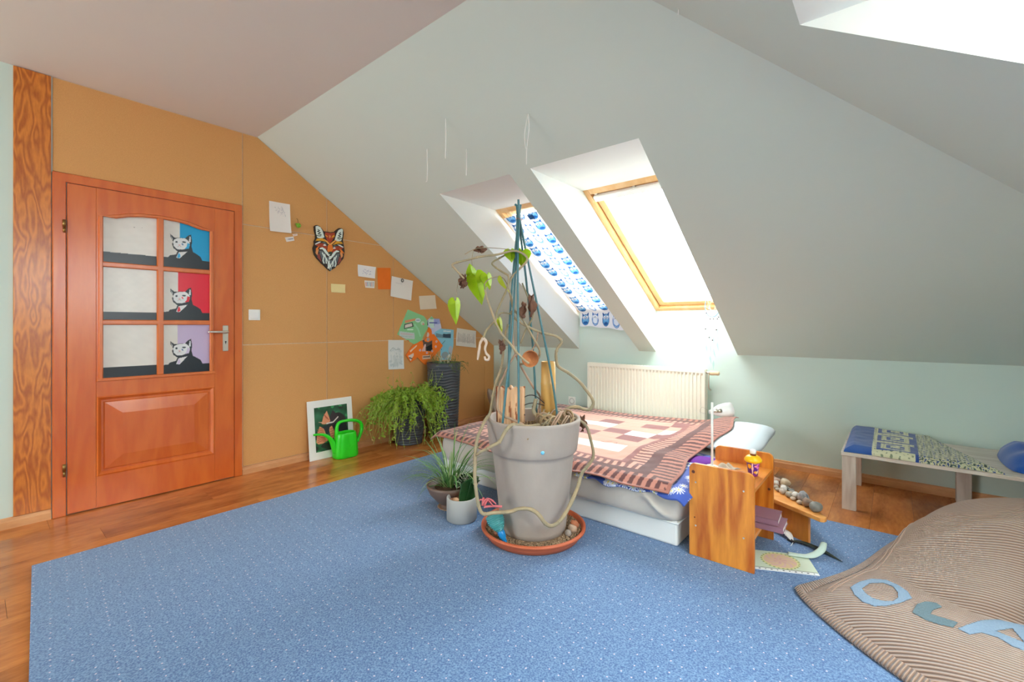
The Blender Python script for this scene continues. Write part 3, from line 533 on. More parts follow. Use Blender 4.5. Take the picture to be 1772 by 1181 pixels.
q.poly([(420, 395), (500, 450), (550, 505), (620, 450), (690, 415), (670, 450), (590, 520), (550, 535), (505, 500)], (242, 170, 80)); q.poly([(510, 530), (550, 520), (600, 530), (620, 620), (570, 690), (530, 690), (495, 640)], orn)
q.ell(560, 692, 44, 30, (50, 70, 56)); q.ell(560, 742, 26, 12, (50, 40, 40)); q.line([(560, 1000), (565, 1050)], 30, gry)
setcol(fm, np.vstack([q.c, q.c*.4])); tag(fm, 'painted wooden fox head mask hanging on the hardboard wall', 'mask')
sw = thing('light_switch', (WX, -2.737, 1.17), 'white square light switch on the wall right of the door', 'switch')
mk('switch_plate', *box(WX, WX+.009, -2.778, -2.696, 1.168, 1.25, .003), white, sw); mk('rocker', *box(WX+.008, WX+.014, -2.766, -2.708, 1.18, 1.238, .003), white, sw)
so = thing('wall_socket', (1.139, 0, .275), 'white wall socket low on the wall left of the radiator', 'socket')
mk('socket_plate', *box(1.095, 1.183, -.010, 0, .276, .364, .003), white, so); mk('socket_well', *lathe([(.031, 0), (.031, .005), (.026, .006), (.024, .0)], (1.139, -.009, .32), 28, axis=(0, -1, 0)), M('socket_shade', (190, 190, 188), .5), so, True)
# ---------------------------------------------------------------- radiator
rd = thing('radiator', (1.965, -.05, .10), 'wide cream panel radiator under the skylights behind the bed', 'radiator')
ra, rb, rt, rz = 1.392, 2.538, .752, .13
n_ = 34; prof = []; 
for i in range(n_+1):
    x = ra+.015+(rb-ra-.03)*i/n_; d = (rb-ra-.03)/n_
    if i < n_: prof += [(x, -.118), (x+d*.30, -.118), (x+d*.42, -.106), (x+d*.88, -.106)]
prof.append((rb-.015, -.118)); V = []; F = []
for z in (rz+.02, rz+.05, rt-.055, rt-.035): 
    k = 1 if rz+.03 < z < rt-.045 else 0
    V += [(x, y if k else -.118, z) for x, y in prof]
m_ = len(prof); F = [[j*m_+i, j*m_+i+1, (j+1)*m_+i+1, (j+1)*m_+i] for j in range(3) for i in range(m_-1)]
mk('front_panel', *J((V, F), box(ra, rb, -.119, -.112, rt-.035, rt-.002, .002), box(ra, rb, -.119, -.112, rz, rz+.02, .002), box(ra, ra+.015, -.119, -.112, rz+.02, rt-.035), box(rb-.015, rb, -.119, -.112, rz+.02, rt-.035), box(ra, rb, -.100, -.098, rz, rt-.01)), radm, rd)
mk('side_cover', *box(ra-.002, ra+.002, -.112, -.05, rz, rt, .001), radm, rd); mk('side_cover', *box(rb-.002, rb+.002, -.112, -.05, rz, rt, .001), radm, rd)
mk('top_grille', *J(box(ra, rb, -.112, -.108, rt-.004, rt, .001), box(ra, rb, -.054, -.05, rt-.004, rt, .001), *[box(ra+.02+i*.0283, ra+.026+i*.0283, -.108, -.054, rt-.004, rt-.001) for i in range(40)]), radm, rd)
mk('rear_panel', *box(ra, rb, -.062, -.05, rz, rt-.006, .002), radm, rd)
vv = mk('valve', *J(tube([(rb, -.085, .722), (rb+.03, -.085, .722)], .010, 12), tube([(rb+.022, -.085, .73), (rb+.022, -.085, .6), (rb+.022, -.03, .57)], .007, 10, 3)), steel, rd, True)
mk('thermostat_head', *lathe([(.012, 0), (.019, .004), (.020, .02), (.017, .05), (.019, .07), (.014, .077), (0, .078)], (rb+.03, -.085, .722), 20, axis=(1, 0, 0)), M('cream_plastic', (222, 196, 160), .5), vv, True)
mk('wall_bracket', *box(1.55, 1.58, -.052, -.001, .2, .7), steel, rd); mk('wall_bracket', *box(2.33, 2.36, -.052, -.001, .2, .7), steel, rd)
# ---------------------------------------------------------------- bed
BX0, BX1, BY0, BY1 = 1.14, 2.965, -1.885, -.17
bd = thing('bed_base', ((BX0+BX1)/2, (BY0+BY1)/2, CZ), 'white upholstered mattress base resting on the blue carpet', 'bed base')
basef = M('white_ticking', (232, 234, 232), .85, bump=(300, .2))
mk('base_box', *box(BX0+.03, BX1-.03, BY0+.04, BY1-.01, CZ, .135, .012), basef, bd)
mk('piping', *tube([(BX0+.03, BY0+.04, .125), (BX1-.03, BY0+.04, .125), (BX1-.03, BY1, .125)], .006, 8), basef, bd, True)
sheetm = M('grey_jersey_sheet', (206, 199, 190), .9, bump=(250, .15), sheen=.2)
def mat_s(u, v):
    # u around the perimeter (front-left -> front-right -> back), v from bottom to the top middle
    n = 4; x0, x1, y0, y1 = BX0, BX1, BY0, BY1
    a = u*PI2; ca, sa = np.cos(a), np.sin(a); e = .12; px = np.sign(ca)*np.abs(ca)**e; py = np.sign(sa)*np.abs(sa)**e
    t = np.clip(v*2, 0, 1); s = np.clip(v*2-1, 0, 1)
    z = .137+.156*t-.0*s; edge = np.sin(np.clip(t, 0, 1)*PI)**.5*.015
    k = np.where(v <= .5, 1-.02*(t > .98), 1-s)
    cx, cy = (x0+x1)/2, (y0+y1)/2; hx, hy = (x1-x0)/2+edge-.01, (y1-y0)/2+edge-.01
    x = cx+px*hx*k; y = cy+py*hy*k
    side = np.sin(np.clip(t, 0, 1)*PI)*(v < .5)
    w = np.sin(26*x-30*z+2.2*np.sin(9*x))*.010+np.sin(47*x-62*z+1)*.006*(.5+.5*np.sin(7*x+1)); w = w*.5+.030*np.maximum(0, np.sin(13*x+17*z+1.5*np.sin(4*x)))**6; w *= side*(1.2*np.clip((x-1.9)/.8, .25, 1)); y = y-np.abs(w)*(sa < 0)*1.1
    x = x+np.sin(24*y+30*z)*.005*side*np.sign(ca)
    z = z-(t > .98)*.0+.012*np.exp(-((t-1)**2)/.02)*0
    return x, y, z
V, F, u, v = grid(mat_s, 700, 28); mt = tag(mk('mattress', V, F, sheetm, smooth=True), 'thick mattress in a wrinkled light grey fitted sheet', 'mattress')
# duvet with daisies
def daisy(q, seed, n, x0, x1, y0, y1, r0=.028):
    r = np.random.RandomState(seed); pts = []
    while len(pts) < n:
        p = (r.uniform(x0, x1), r.uniform(y0, y1))
        pts.append(p)
    for cx, cy in pts:
        rr = r0*r.uniform(.7, 1.15); a = np.arctan2(q.y-cy, q.x-cx); d = np.hypot(q.x-cx, q.y-cy); ph = r.uniform(0, 6)
        q.m((d < rr*(.62+.38*np.cos(a*11+ph))) & (d > rr*.2), (226, 232, 244)); q.m((d < rr*.92) & (np.abs(np.sin(a*5.5+ph/2)) < .12), (226, 232, 244)); q.m(d < rr*.2, (235, 220, 110))
    return q
def duv(u, v):
    x = 2.38+.625*u+.02*np.sin(9*v); y = -1.935+.80*v+.0*u
    x = x-.10*np.clip((v-.45)*2, 0, 1)*u; y = y+.02*np.sin(12*u)
    drop = np.clip((u-.93)/.07, 0, 1); d2 = np.clip((.08-v)/.08, 0, 1)
    z = .312+.020*np.exp(-((u-.88)/.1)**2)*np.exp(-((v-.3)/.4)**2)-.026*drop**2-.030*d2**1.5*(1+.3*np.sin(24*u))+.006*noise2(x, y, 9, 3)
    return x, y, z
V, F, u, v = grid(duv, 330, 270); o = mk('duvet', V, F, vcfab, smooth=True); V = np.array(V); q = Pt(V[:, 0], V[:, 1], (58, 88, 178)); q.c[:] = q.c+(noise2(V[:, 0], V[:, 1], 20, 8)*10)[:, None]; daisy(q, 3, 170, 2.35, 3.05, -1.98, -1.1); setcol(o, q.c)
tag(o, 'blue duvet with white daisies peeking out under the brown blanket', 'duvet')
def duv_th(ob, t):
    md = ob.modifiers.new('thickness', 'SOLIDIFY'); md.thickness = t; md.offset = -1
duv_th(o, .012)
# pillow
def pillow_mesh(c, hx, hy, hz, ang=0, tilt=None, n=40, p=3.2):
    def f(u, v):
        a = u*PI2; b_ = (v-.5)*PI; ca, sa = np.cos(a), np.sin(a); r = (np.abs(ca)**p+np.abs(sa)**p)**(-1/p)
        rad = np.cos(b_)**.55; k = 1+.10*np.abs(np.sin(2*a))**3*rad
        x = hx*ca*r*rad*k; y = hy*sa*r*rad*k; z = hz*np.sin(b_)*(1+.08*np.sin(5*a)*rad)*(1-.35*rad**6)
        return x, y, z
    V, F, u, v = grid(f, n, n//2); m_ = Matrix.Rotation(ang, 4, 'Z')
    if tilt: m_ = Matrix.Rotation(tilt[0], 4, 'X') @ Matrix.Rotation(tilt[1], 4, 'Y') @ m_ if len(tilt) == 2 else tilt[2] @ m_
    return [tuple(m_ @ Vector(p_)+Vector(c)) for p_ in V], F
tag(mk('pillow', *pillow_mesh((2.935, -.66, .350), .19, .42, .052, .05), M('pale_blue_cotton', (206, 216, 222), .9, bump=(90, .25)), smooth=True), 'pale blue-grey pillow at the far right end of bed', 'pillow')
tag(mk('purple_pillow', *pillow_mesh((2.885, -1.30, .312), .085, .08, .014, .2), M('purple_cloth', (112, 40, 150), .9), smooth=True), 'small purple cushion half hidden between blanket and shelf', 'cushion')
# blanket
dk_, sal, whb, midb = (94, 52, 50), (216, 158, 138), (240, 228, 220), (146, 92, 88)
FLc, FRc, BRc, BLc = np.array((1.125, -1.935)), np.array((2.925, -1.955)), np.array((2.815, -.16)), np.array((1.16, -.34))
def bl(u, v):
    P = FLc[None]*((1-u)*(1-v))[:, None]+FRc[None]*(u*(1-v))[:, None]+BRc[None]*(u*v)[:, None]+BLc[None]*((1-u)*v)[:, None]
    x, y = P[:, 0].copy(), P[:, 1].copy()
    x += .06*np.exp(-((v-.66)/.16)**2)*np.clip((u-.6)*2.5, 0, 1)-.05*np.exp(-((v-.33)/.13)**2)*np.clip((u-.7)*3.3, 0, 1); y += .015*np.sin(u*14)*(1-v)-.10*np.exp(-((u-.5)/.28)**2)*v**4
    z = .336+.006*noise2(x, y, 7, 5)+.004*noise2(x, y, 17, 9)
    z += .088*np.exp(-(((x-2.92)/.27)**4+((y+.62)/.52)**4))
    z += .014*np.exp(-((y+1.35+.35*(x-2.4))/.09)**2)*np.clip((x-1.9)*1.5, 0, 1)+.012*np.exp(-((x-2.55)/.05)**2)*np.exp(-((y+1.2)/.4)**2)
    fr = np.clip((-1.885-y)/.05, 0, 1); z -= fr**1.3*(.028+.010*np.sin(22*u)); lf = np.clip((1.17-x)/.045, 0, 1); z -= .03*lf
    z = np.maximum(z, .337+0*z-.03*fr-.03*lf-.0)
    return x, y, z
V, F, u, v = grid(bl, 460, 460); o = mk('blanket', V, F, vcfab, smooth=True)
X_, Y_ = u*1.8, v*1.72; q = Pt(X_, Y_, sal)
ds = np.minimum.reduce([X_, (1.8-X_)/1.35, Y_, 1.72-Y_]); hor = (np.minimum(Y_, 1.72-Y_) < np.minimum(X_, 1.8-X_))
along = np.where(hor, X_, Y_); rung = (np.floor((along+.004*np.sin(60*ds))/.024) % 2) == 0
bR = 1.8-X_ < .45
q.m((ds < .115) & rung, dk_); q.m((ds < .115) & ~rung, (184, 122, 104))
# wide ladder on the right, narrow on the others
iv = (ds > .115) & (ds < .165); q.m(iv, dk_); k2 = (ds >= .165) & (ds < .235); q.m(k2 & rung, (120, 72, 68)); q.m(k2 & ~rung, sal); q.m((ds >= .235) & (ds < .262), midb)
q.m((ds < .115) & (np.abs(ds-.115) < .006), dk_)
ins = ds >= .262; cx = np.floor((X_-.262)/.182).astype(int); cy = np.floor((Y_-.262)/.1495).astype(int)
TBL = ['SSSSSSS', 'WWWWWWS', 'SSSSSSS', 'MSWMSMS', 'SWMSMWM', 'SWWWSSW', 'SSSMSMS', 'SSSSSSM']
cols = {'S': sal, 'W': whb, 'D': midb, 'M': (140, 88, 86)}
for j in range(8):
    for i in range(7): q.m(ins & (cx == i) & (cy == j), cols[TBL[j][i]])
for a, b_ in ((.95, .7), (.62, 1.0), (1.2, .55), (.5, .62)):
    r = np.random.RandomState(int(a*100)); q.line([(a+.05*r.rand()*k, b_+.05*r.rand()) for k in range(-2, 4)], .005, (150, 92, 84))
q.m(ds < .014, (166, 104, 88)); q.c += (noise2(X_, Y_, 60, 2)*5)[:, None]; setcol(o, q.c); duv_th(o, .006)
tag(o, 'brown and salmon fleece blanket with ladder border spread on bed', 'blanket')
# grey cushion leaning in the corner
tm = Matrix.Rotation(math.radians(38), 4, 'Z') @ Matrix.Rotation(math.radians(58), 4, 'Y')
tag(mk('grey_cushion', *pillow_mesh((.36, -.30, .185), .20, .23, .06, .5, (0, 0, tm)), M('grey_linen', (164, 150, 138), .9, bump=(200, .3)), smooth=True), 'grey cushion slumped in the corner behind the bed', 'cushion')
# ---------------------------------------------------------------- cat picture and watering can
pc = thing('cat_picture', (.06, -2.134, 0), 'white-bordered painting of two cats leaning on the wall', 'picture')
lean = lambda y, z, w: (.018+.052*(1-z/.488)+w, y, z)
y0, y1 = -2.336, -1.930
mk('backing', *xf(box(0, .008, y0, y1, 0, .488, .001), lambda x, y, z: lean(y, z, x)), white, pc)
def cats(u, v):
    q = pt(u, v, (38, 92, 62)); q.c += (noise2(u, v, 14, 7)*26)[:, None]*np.array((.6, 1, .8)); q.m(noise2(u, v, 11, 12) > .35, (62, 150, 92)); q.m((noise2(u, v, 8, 3) > .3), (44, 52, 46))
    q.ell(.66, .55, .30, .28, (46, 40, 42)); q.poly([(.42, .72), (.55, .9), (.68, .78), (.75, .62), (.5, .55)], (58, 46, 50)); q.ell(.8, .3, .2, .3, (30, 30, 34))
    og, od = (226, 150, 112), (176, 84, 56)
    q.poly([(.02, .22), (.06, .42), (.14, .57), (.26, .5), (.32, .34), (.36, .22), (.2, .17), (.08, .17)], og); q.poly([(.40, .5), (.5, .54), (.56, .42), (.56, .26), (.46, .24)], og); q.poly([(.2, .62), (.26, .78), (.37, .9), (.42, .78), (.46, .66), (.4, .6), (.26, .6)], og); q.poly([(.1, .67), (.22, .66), (.3, .62), (.2, .64)], (220, 170, 140))
    for i in range(8): z = .22+.04*i; q.line([(.06, z), (.17, z+.02), (.3-.01*i, z-.01)], .012, od)
    for i in range(4): z = .3+.055*i; q.line([(.44, z), (.54, z+.01)], .012, od)
    for i in range(4): q.line([(.28+.03*i, .84-.03*i), (.33+.03*i, .74-.02*i)], .012, od)
    q.line([(.35, .61), (.55, .62), (.7, .72)], .03, (226, 214, 206)); q.poly([(.2, .56), (.45, .58), (.4, .4), (.33, .3), (.3, .45)], (40, 44, 52)); return q.c
a0, a1, b0, b1 = y0+.056, y1-.05, .062, .43
sheet('painting', [lean(a0, b1, .0092), lean(a1, b1, .0092), lean(a1, b0, .0092), lean(a0, b0, .0092)], 130, 160, cats, vc, pc, .0006)
wc = thing('watering_can', (.13, -2.065, 0), 'bright green plastic watering can in front of cat picture', 'watering can')
gpl = M('green_plastic', (44, 214, 34), .32, spec=.5)
def ov(r, z, th):
    c_, s_ = math.cos(th), math.sin(th); k = (abs(c_)**2.6+abs(s_)**2.6)**(-1/2.6); return (r*k*(1-.36*c_*c_), z)
mk('can_body', *lathe([(.0, .0), (.096, .0), (.107, .008), (.108, .03), (.104, .09), (.096, .16), (.090, .2), (.086, .21), (.082, .212), (.080, .206), (.084, .19), (.09, .12), (.095, .03), (.0, .02)], (.16, -2.066, 0), 48, ov), gpl, wc, True)
hx = .16
mk('can_handle', *tube([(hx, -2.142, .195), (hx, -2.146, .24), (hx, -2.138, .282), (hx, -2.115, .303), (hx, -2.07, .307), (hx, -2.01, .304), (hx, -1.955, .290), (hx, -1.918, .262), (hx, -1.908, .222), (hx, -1.922, .17), (hx, -1.955, .105)], [.017, .014, .013, .012, .013, .014, .015, .014, .013], 12, 4, flat=1.2), gpl, wc, True)
mk('spout', *tube([(hx, -2.15, .06), (hx, -2.17, .11), (hx, -2.19, .155), (hx, -2.22, .195), (hx, -2.26, .222), (hx, -2.30, .232), (hx, -2.345, .236)], [.032, .026, .020, .015, .012, .0095, .0085], 14, 4), gpl, wc, True)
mk('embossed_mark', *tube([(.16+.066, -2.075, .125), (.16+.0675, -2.05, .1), (.16+.0685, -2.03, .118), (.16+.0675, -2.06, .085), (.16+.0675, -2.045, .07)], .002, 6, 3), gpl, wc, True)
# ---------------------------------------------------------------- planters by the wall
char = M('charcoal_plastic', (66, 72, 80), .38)
soil = M('potting_soil', (70, 48, 34), .95, bump=(60, 1.), noise=(60, .7, (110, 84, 60)))
stemg = M('green_stem', (160, 182, 76), .6); leafg = M('fresh_leaf', (140, 180, 50), .5, transl=.3, noise=(30, .6, (176, 204, 84))); leafd = M('dark_blade', (64, 122, 56), .45, noise=(40, .7, (128, 160, 96))); dry = M('dry_stem', (176, 150, 110), .8, noise=(80, .6, (120, 92, 64)))
def wavy(c, rt_, rb_, h, amp, n=72, m=70, waves=24):
    prof = [(rb_*.9, 0)]+[(rb_+(rt_-rb_)*t, h*t) for t in np.linspace(.008, .93, m)]+[(rt_*1.0, h*.955), (rt_*1.01, h), (rt_*.94, h), (rt_*.93, h*.9), (0, h*.88)]
    def md(r, z, th):
        if .01*h < z < .93*h and r > rb_*.95: r = r+amp*math.sin(PI2*waves*z/h+1.3*math.sin(th*3+z*9)+.8*math.sin(th*7))
        return (r, z)
    return lathe(prof, c, n, md)
tp = thing('tall_planter', (.207, -.99, 0), 'tall dark grey wave-ribbed planter by the hardboard wall', 'planter')
mk('planter_body', *wavy((.207, -.99, 0), .172, .142, .745, .0028, 90, 150, 27), char, tp, True); mk('soil', *lathe([(.15, 0), (.1, .02), (0, .03)], (.207, -.99, .67), 24), soil, tp, True)
def tend(c, n, rmin, rmax, h0, drop, rise, leafn, seed, angr=(0, 6.283), lsize=.02):
    r = np.random.RandomState(seed); S_ = []; L_ = []
    for i in range(n):
        a = r.uniform(*angr); out = r.uniform(rmin, rmax); dz = r.uniform(*drop); rz_ = r.uniform(*rise); s0 = r.uniform(0, .09)
        p0 = np.array([c[0]+s0*math.cos(a), c[1]+s0*math.sin(a), h0]); d = np.array([math.cos(a), math.sin(a), 0]); P = []
        jt = r.uniform(-.03, .03, (6, 3))
        for k, t in enumerate((0, .18, .4, .62, .82, 1.)):
            rr = out*(1-(1-t)**1.7); z = rz_*math.sin(min(t*2.4, PI)*.8)-dz*t**2.0; p = p0+d*rr+np.array([0, 0, z])+jt[k]*t
            p[0] = max(p[0], .022); p[2] = max(p[2], .01); P.append(p)
        P = smoothpath(P, 3); S_.append(tube(P, [.0022, .0018, .001], 4))
        for k in range(leafn):
            t = r.uniform(.25, 1); p = P[int(t*(len(P)-1))]; ls = lsize*r.uniform(.6, 1.3); dd = r.normal(size=3); dd[2] -= .7; dd /= np.linalg.norm(dd); sd = np.cross(dd, r.normal(size=3)); sd /= np.linalg.norm(sd)
            q_ = [p, p+dd*ls*.4+sd*ls*.22, p+dd*ls, p+dd*ls*.4-sd*ls*.22]; q_ = [np.array([max(w[0], .012), w[1], max(w[2], .004)]) for w in q_]; L_.append((q_, [[0, 1, 2, 3]]))
    return J(*S_), J(*L_)
tr = thing('trailing_plant_pot', (.2, -1.43, 0), 'round dark planter with bushy trailing green plant, beside tall planter', 'potted plant')
mk('planter_body', *wavy((.2, -1.43, 0), .168, .126, .43, .0022, 72, 100, 18), char, tr, True); mk('soil', *lathe([(.15, 0), (.1, .03), (0, .05)], (.2, -1.43, .38), 24), soil, tr, True)
s1, l1 = tend((.2, -1.43), 210, .16, .36, .42, (.10, .40), (.06, .18), 22, 11, lsize=.036)
s2, l2 = tend((.2, -1.43), 34, .1, .26, .42, (-.2, -.02), (.02, .08), 9, 12, lsize=.022)
s3, l3 = tend((.2, -1.43), 26, .2, .27, .42, (.4, .52), (.03, .08), 14, 15, (-1.2, 1.6), lsize=.026)
s4, l4 = tend((.2, -1.43), 46, .28, .46, .42, (.25, .45), (.06, .14), 12, 16, (-2.0, -.9), lsize=.026)
mk('stems', *J(s1, s2, s3, s4), stemg, tr)['kind'] = 'stuff'; mk('foliage', *J(l1, l2, l3, l4), leafg, tr)['kind'] = 'stuff'
r = np.random.RandomState(9); tw = [tube([(.2+a*.4, -1.43+b_*.4, .41), (.2+a, -1.43+b_, .46+.03*c_), (.2+a*1.5, -1.43+b_*1.5, .43)], .0025, 4, 2) for a, b_, c_ in r.uniform(-.09, .09, (40, 3))]
mk('dry_twigs', *J(*tw), M('brown_twig', (104, 66, 50), .85), tr)['kind'] = 'stuff'
s1, l1 = tend((.207, -.99), 46, .04, .13, .68, (-.16, -.05), (.0, .03), 9, 21, lsize=.016)
s2, l2 = tend((.207, -.99), 10, .17, .24, .72, (.0, .14), (.03, .06), 8, 22, (-.6, 1.5), lsize=.014)
mk('stems', *J(s1, s2), M('mossy_stem', (112, 122, 70), .7), tp)['kind'] = 'stuff'; mk('foliage', *J(l1, l2), M('small_leaf', (108, 136, 70), .6), tp)['kind'] = 'stuff'
r = np.random.RandomState(4)
for i in range(9):
    a = r.uniform(0, 6.28); p = (.207+.05*math.cos(a), -.99+.05*math.sin(a)); mk('pale_stalk', *tube([(p[0], p[1], .69), (p[0]+r.uniform(-.02, .02), p[1]+r.uniform(-.02, .02), .76), (p[0]+r.uniform(-.04, .04), p[1]+r.uniform(-.04, .04), .80+.05*r.rand())], [.005, .0045, .003], 6, 2), M('pale_stalk_skin', (200, 196, 176), .6) if 'pale_stalk_skin' not in bpy.data.materials else bpy.data.materials['pale_stalk_skin'], tp, True)
def rosette(c, n, L_, w, seed, m, parent):
    r = np.random.RandomState(seed); G_ = []
    for i in range(n):
        a = i*2.4; e = .3+.9*i/n; d = np.array([math.cos(a)*math.cos(e), math.sin(a)*math.cos(e), math.sin(e)]); s = np.array([-math.sin(a), math.cos(a), 0]); p = np.array(c, float)
        G_.append(([p, p+d*L_*.5+s*w, p+d*L_, p+d*L_*.5-s*w, p+d*L_*.5+np.array([0, 0, w*.5])], [[0, 1, 4], [1, 2, 4], [2, 3, 4], [3, 0, 4]]))
    mk('rosette', *J(*G_), m, parent)
rosette((.27, -1.07, .72), 22, .05, .012, 3, M('succulent', (104, 146, 122), .5), tp); rosette((.30, -1.0, .715), 18, .04, .01, 5, leafg, tp)
# spider plant bowl
sp = thing('spider_plant', (1.68, -2.24, CZ), 'spider plant with long arching leaves in a brown bowl', 'potted plant')
bowl = M('brown_ceramic', (118, 96, 84), .45)
mk('bowl', *lathe([(.055, 0), (.062, .012), (.05, .022), (.085, .05), (.125, .095), (.143, .135), (.145, .15), (.136, .152), (.130, .135), (0, .118)], (1.68, -2.24, CZ), 48), bowl, sp, True)
mk('saucer', *lathe([(0, .0), (.06, 0), (.078, .012), (.074, .014), (.058, .006), (0, .005)], (1.68, -2.24, CZ), 40), M('buff_clay', (176, 146, 120), .7), sp, True)
mk('soil', *lathe([(.131, 0), (.1, .012), (0, .02)], (1.68, -2.24, CZ+.118), 30), soil, sp, True)
r = np.random.RandomState(31)
def blade(p0, a, L_, e, w, droop, m, parent, nm='leaf'):
    n = 12; V = []; d = np.array([math.cos(a), math.sin(a), 0]); s = np.array([-math.sin(a), math.cos(a), 0]); el = e; p = np.array(p0, float); mid = []
    for k in range(n):
        t = k/(n-1); ww = w*(1-t)**.6*(.55+.45*min(1, t*6)); c0 = p.copy(); V += [c0-s*ww, c0-np.array([0, 0, ww*.5]), c0+s*ww]
        p = p+(d*math.cos(el)+np.array([0, 0, 1])*math.sin(el))*L_/(n-1); el -= droop/(n-1)*(.4+1.4*t)
        p[2] = max(p[2], CZ+.004)
    V = np.array(V); V[:, 2] = np.maximum(V[:, 2], CZ+.001)
    F = [[3*k+j, 3*k+j+1, 3*k+4+j, 3*k+3+j] for k in range(n-1) for j in range(2)]
    return mk(nm, V, F, m, parent, True)
lm = [leafd, M('pale_striped_blade', (156, 186, 116), .5, transl=.2), M('mid_blade', (92, 146, 74), .45)]
for i in range(84):
    a = r.uniform(0, PI2); e = r.uniform(.75, 1.5); L_ = r.uniform(.24, .42)
    blade((1.68+.05*math.cos(a)*r.rand(), -2.24+.05*math.sin(a)*r.rand(), .125), a, L_, e, r.uniform(.0038, .0062), r.uniform(.5, 2.1), lm[r.randint(3)], sp)
for i, (a, L_, e, dr) in enumerate(((-2.6, .36, 1.1, 2.5), (-2.9, .34, .9, 2.3), (-2.4, .36, .75, 2.0), (3.0, .38, 1.15, 2.1), (-2.0, .26, .5, 2.2), (.1, .42, .8, 1.7), (.4, .44, .6, 1.5), (-.2, .42, .7, 1.8), (.8, .38, .9, 1.4), (2.2, .42, 1.25, 1.0), (1.6, .45, 1.3, .5))):
    blade((1.68, -2.24, .125), a, L_, e, .0056, dr, lm[(i+1) % 3] if i else leafd, sp)
# ruffled white-edged leaves on the right of the bowl
rufm = M('variegated_leaf', (66, 92, 60), .5, transl=.2); rufe = M('white_leaf_edge', (214, 214, 196), .6); brf = M('dry_brown_leaf', (150, 112, 84), .8)
for i in range(9):
    c0 = np.array([1.775+.05*r.uniform(-1, 1), -2.19+.06*r.uniform(-1, 1), .17+.05*r.rand()]); nn = r.normal(size=3); nn[2] = abs(nn[2])+.6; nn /= np.linalg.norm(nn); a_ = np.cross(nn, (0, 0, 1.)); a_ /= np.linalg.norm(a_); b_ = np.cross(nn, a_); rad = .026+.012*r.rand()
    ring = [c0+(a_*math.cos(t)+b_*math.sin(t))*rad*(1+.15*math.sin(7*t))+nn*.006*math.sin(5*t) for t in np.linspace(0, PI2, 29)[:-1]]
    lf = mk('ruffled_leaf', [c0]+ring, [[0, k+1, (k+1) % 28+1] for k in range(28)], rufm, sp, True); mk('leaf_edge', *tube(ring+[ring[0]], .0016, 5), rufe, lf, True)
    mk('leaf_stalk', *tube([c0, (c0+np.array([1.74, -2.22, .12]))/2+(0, 0, .01), (1.72, -2.22, .12)], .0015, 5, 3), stemg, sp)
# grey cylinder pot
gc = thing('grey_cylinder_pot', (1.855, -2.31, CZ), 'light grey cylindrical pot with broad dark green leaf', 'potted plant')
mk('pot', *lathe([(.0, 0), (.08, 0), (.087, .006), (.0875, .128), (.085, .132), (.079, .132), (.077, .125), (.077, .06), (0, .06)], (1.855, -2.31, CZ), 56), M('grey_stoneware', (176, 176, 172), .5), gc, True)
mk('inner_pot', *lathe([(.05, 0), (.058, .045), (.056, .048), (.052, .04), (0, .036)], (1.845, -2.325, .07), 30), M('terracotta_inner', (196, 140, 106), .7), gc, True)
mk('bulb', *lathe([(0, 0), (.018, .004), (.022, .014), (.012, .026), (0, .03)], (1.835, -2.34, .105), 20), M('bulb_skin', (206, 160, 122), .6), gc, True)
dl = M('waxy_dark_leaf', (42, 84, 42), .35)
def wing(u, v):
    w = (.038+.012*np.sin(v*PI))*(1-.3*v**3); a = (u-.5)*2; x = 1.893+.62*a*w+.012*v; y = -2.285+.78*a*w-.02*v*np.abs(a); z = .09+.155*v+.010*np.abs(a)*np.sin(v*16)-.02*a*a; return x, y+.012*np.cos(a*3), z
V, F, u, v = grid(wing, 15, 24); lo_ = mk('leaf', V, F, dl, gc, True); duv_th(lo_, .004)
V, F, u, v = grid(lambda u, v: tuple(np.array([1.89+.03*(v-.2)+.0*u, -2.275+.07*(u-.5)*(1-.4*v), .10+.12*v+.006*np.sin(u*9)])), 12, 14); lo_ = mk('leaf', V, F, dl, gc, True); duv_th(lo_, .004)
# ---------------------------------------------------------------- owl curtain on window 1
P1, W1, L1, _t1 = WP[0]
HEM = .14
def owlc(u, v):
    s = (1-v)*(L1-.10+HEM)           # distance down from the top
    Lw = L1-.10; x = .035+u*(W1-.055); k = np.clip(s, 0, Lw)
    B = np.array([P1(a, Lw+.02-b_, -.022-.006*math.sin(a*30)-.012*math.sin(PI*b_/Lw)+.004*math.sin(b_*17+a*9)) for a, b_ in zip(x, k)])
    ex = np.clip(s-Lw, 0, 1); B[:, 2] -= ex*(1+.35*u); B[:, 1] -= ex*.06*np.cos(u*22)
    return B[:, 0], B[:, 1], B[:, 2]
V, F, u, v = grid(owlc, 230, 620); o = mk('owl_curtain', V, F, vccur, smooth=True)
X_ = u*(W1-.055); Y_ = v*(L1-.10+HEM); q = Pt(X_, Y_, (232, 238, 246))
cw, ch = .118, .150; r = np.random.RandomState(3)
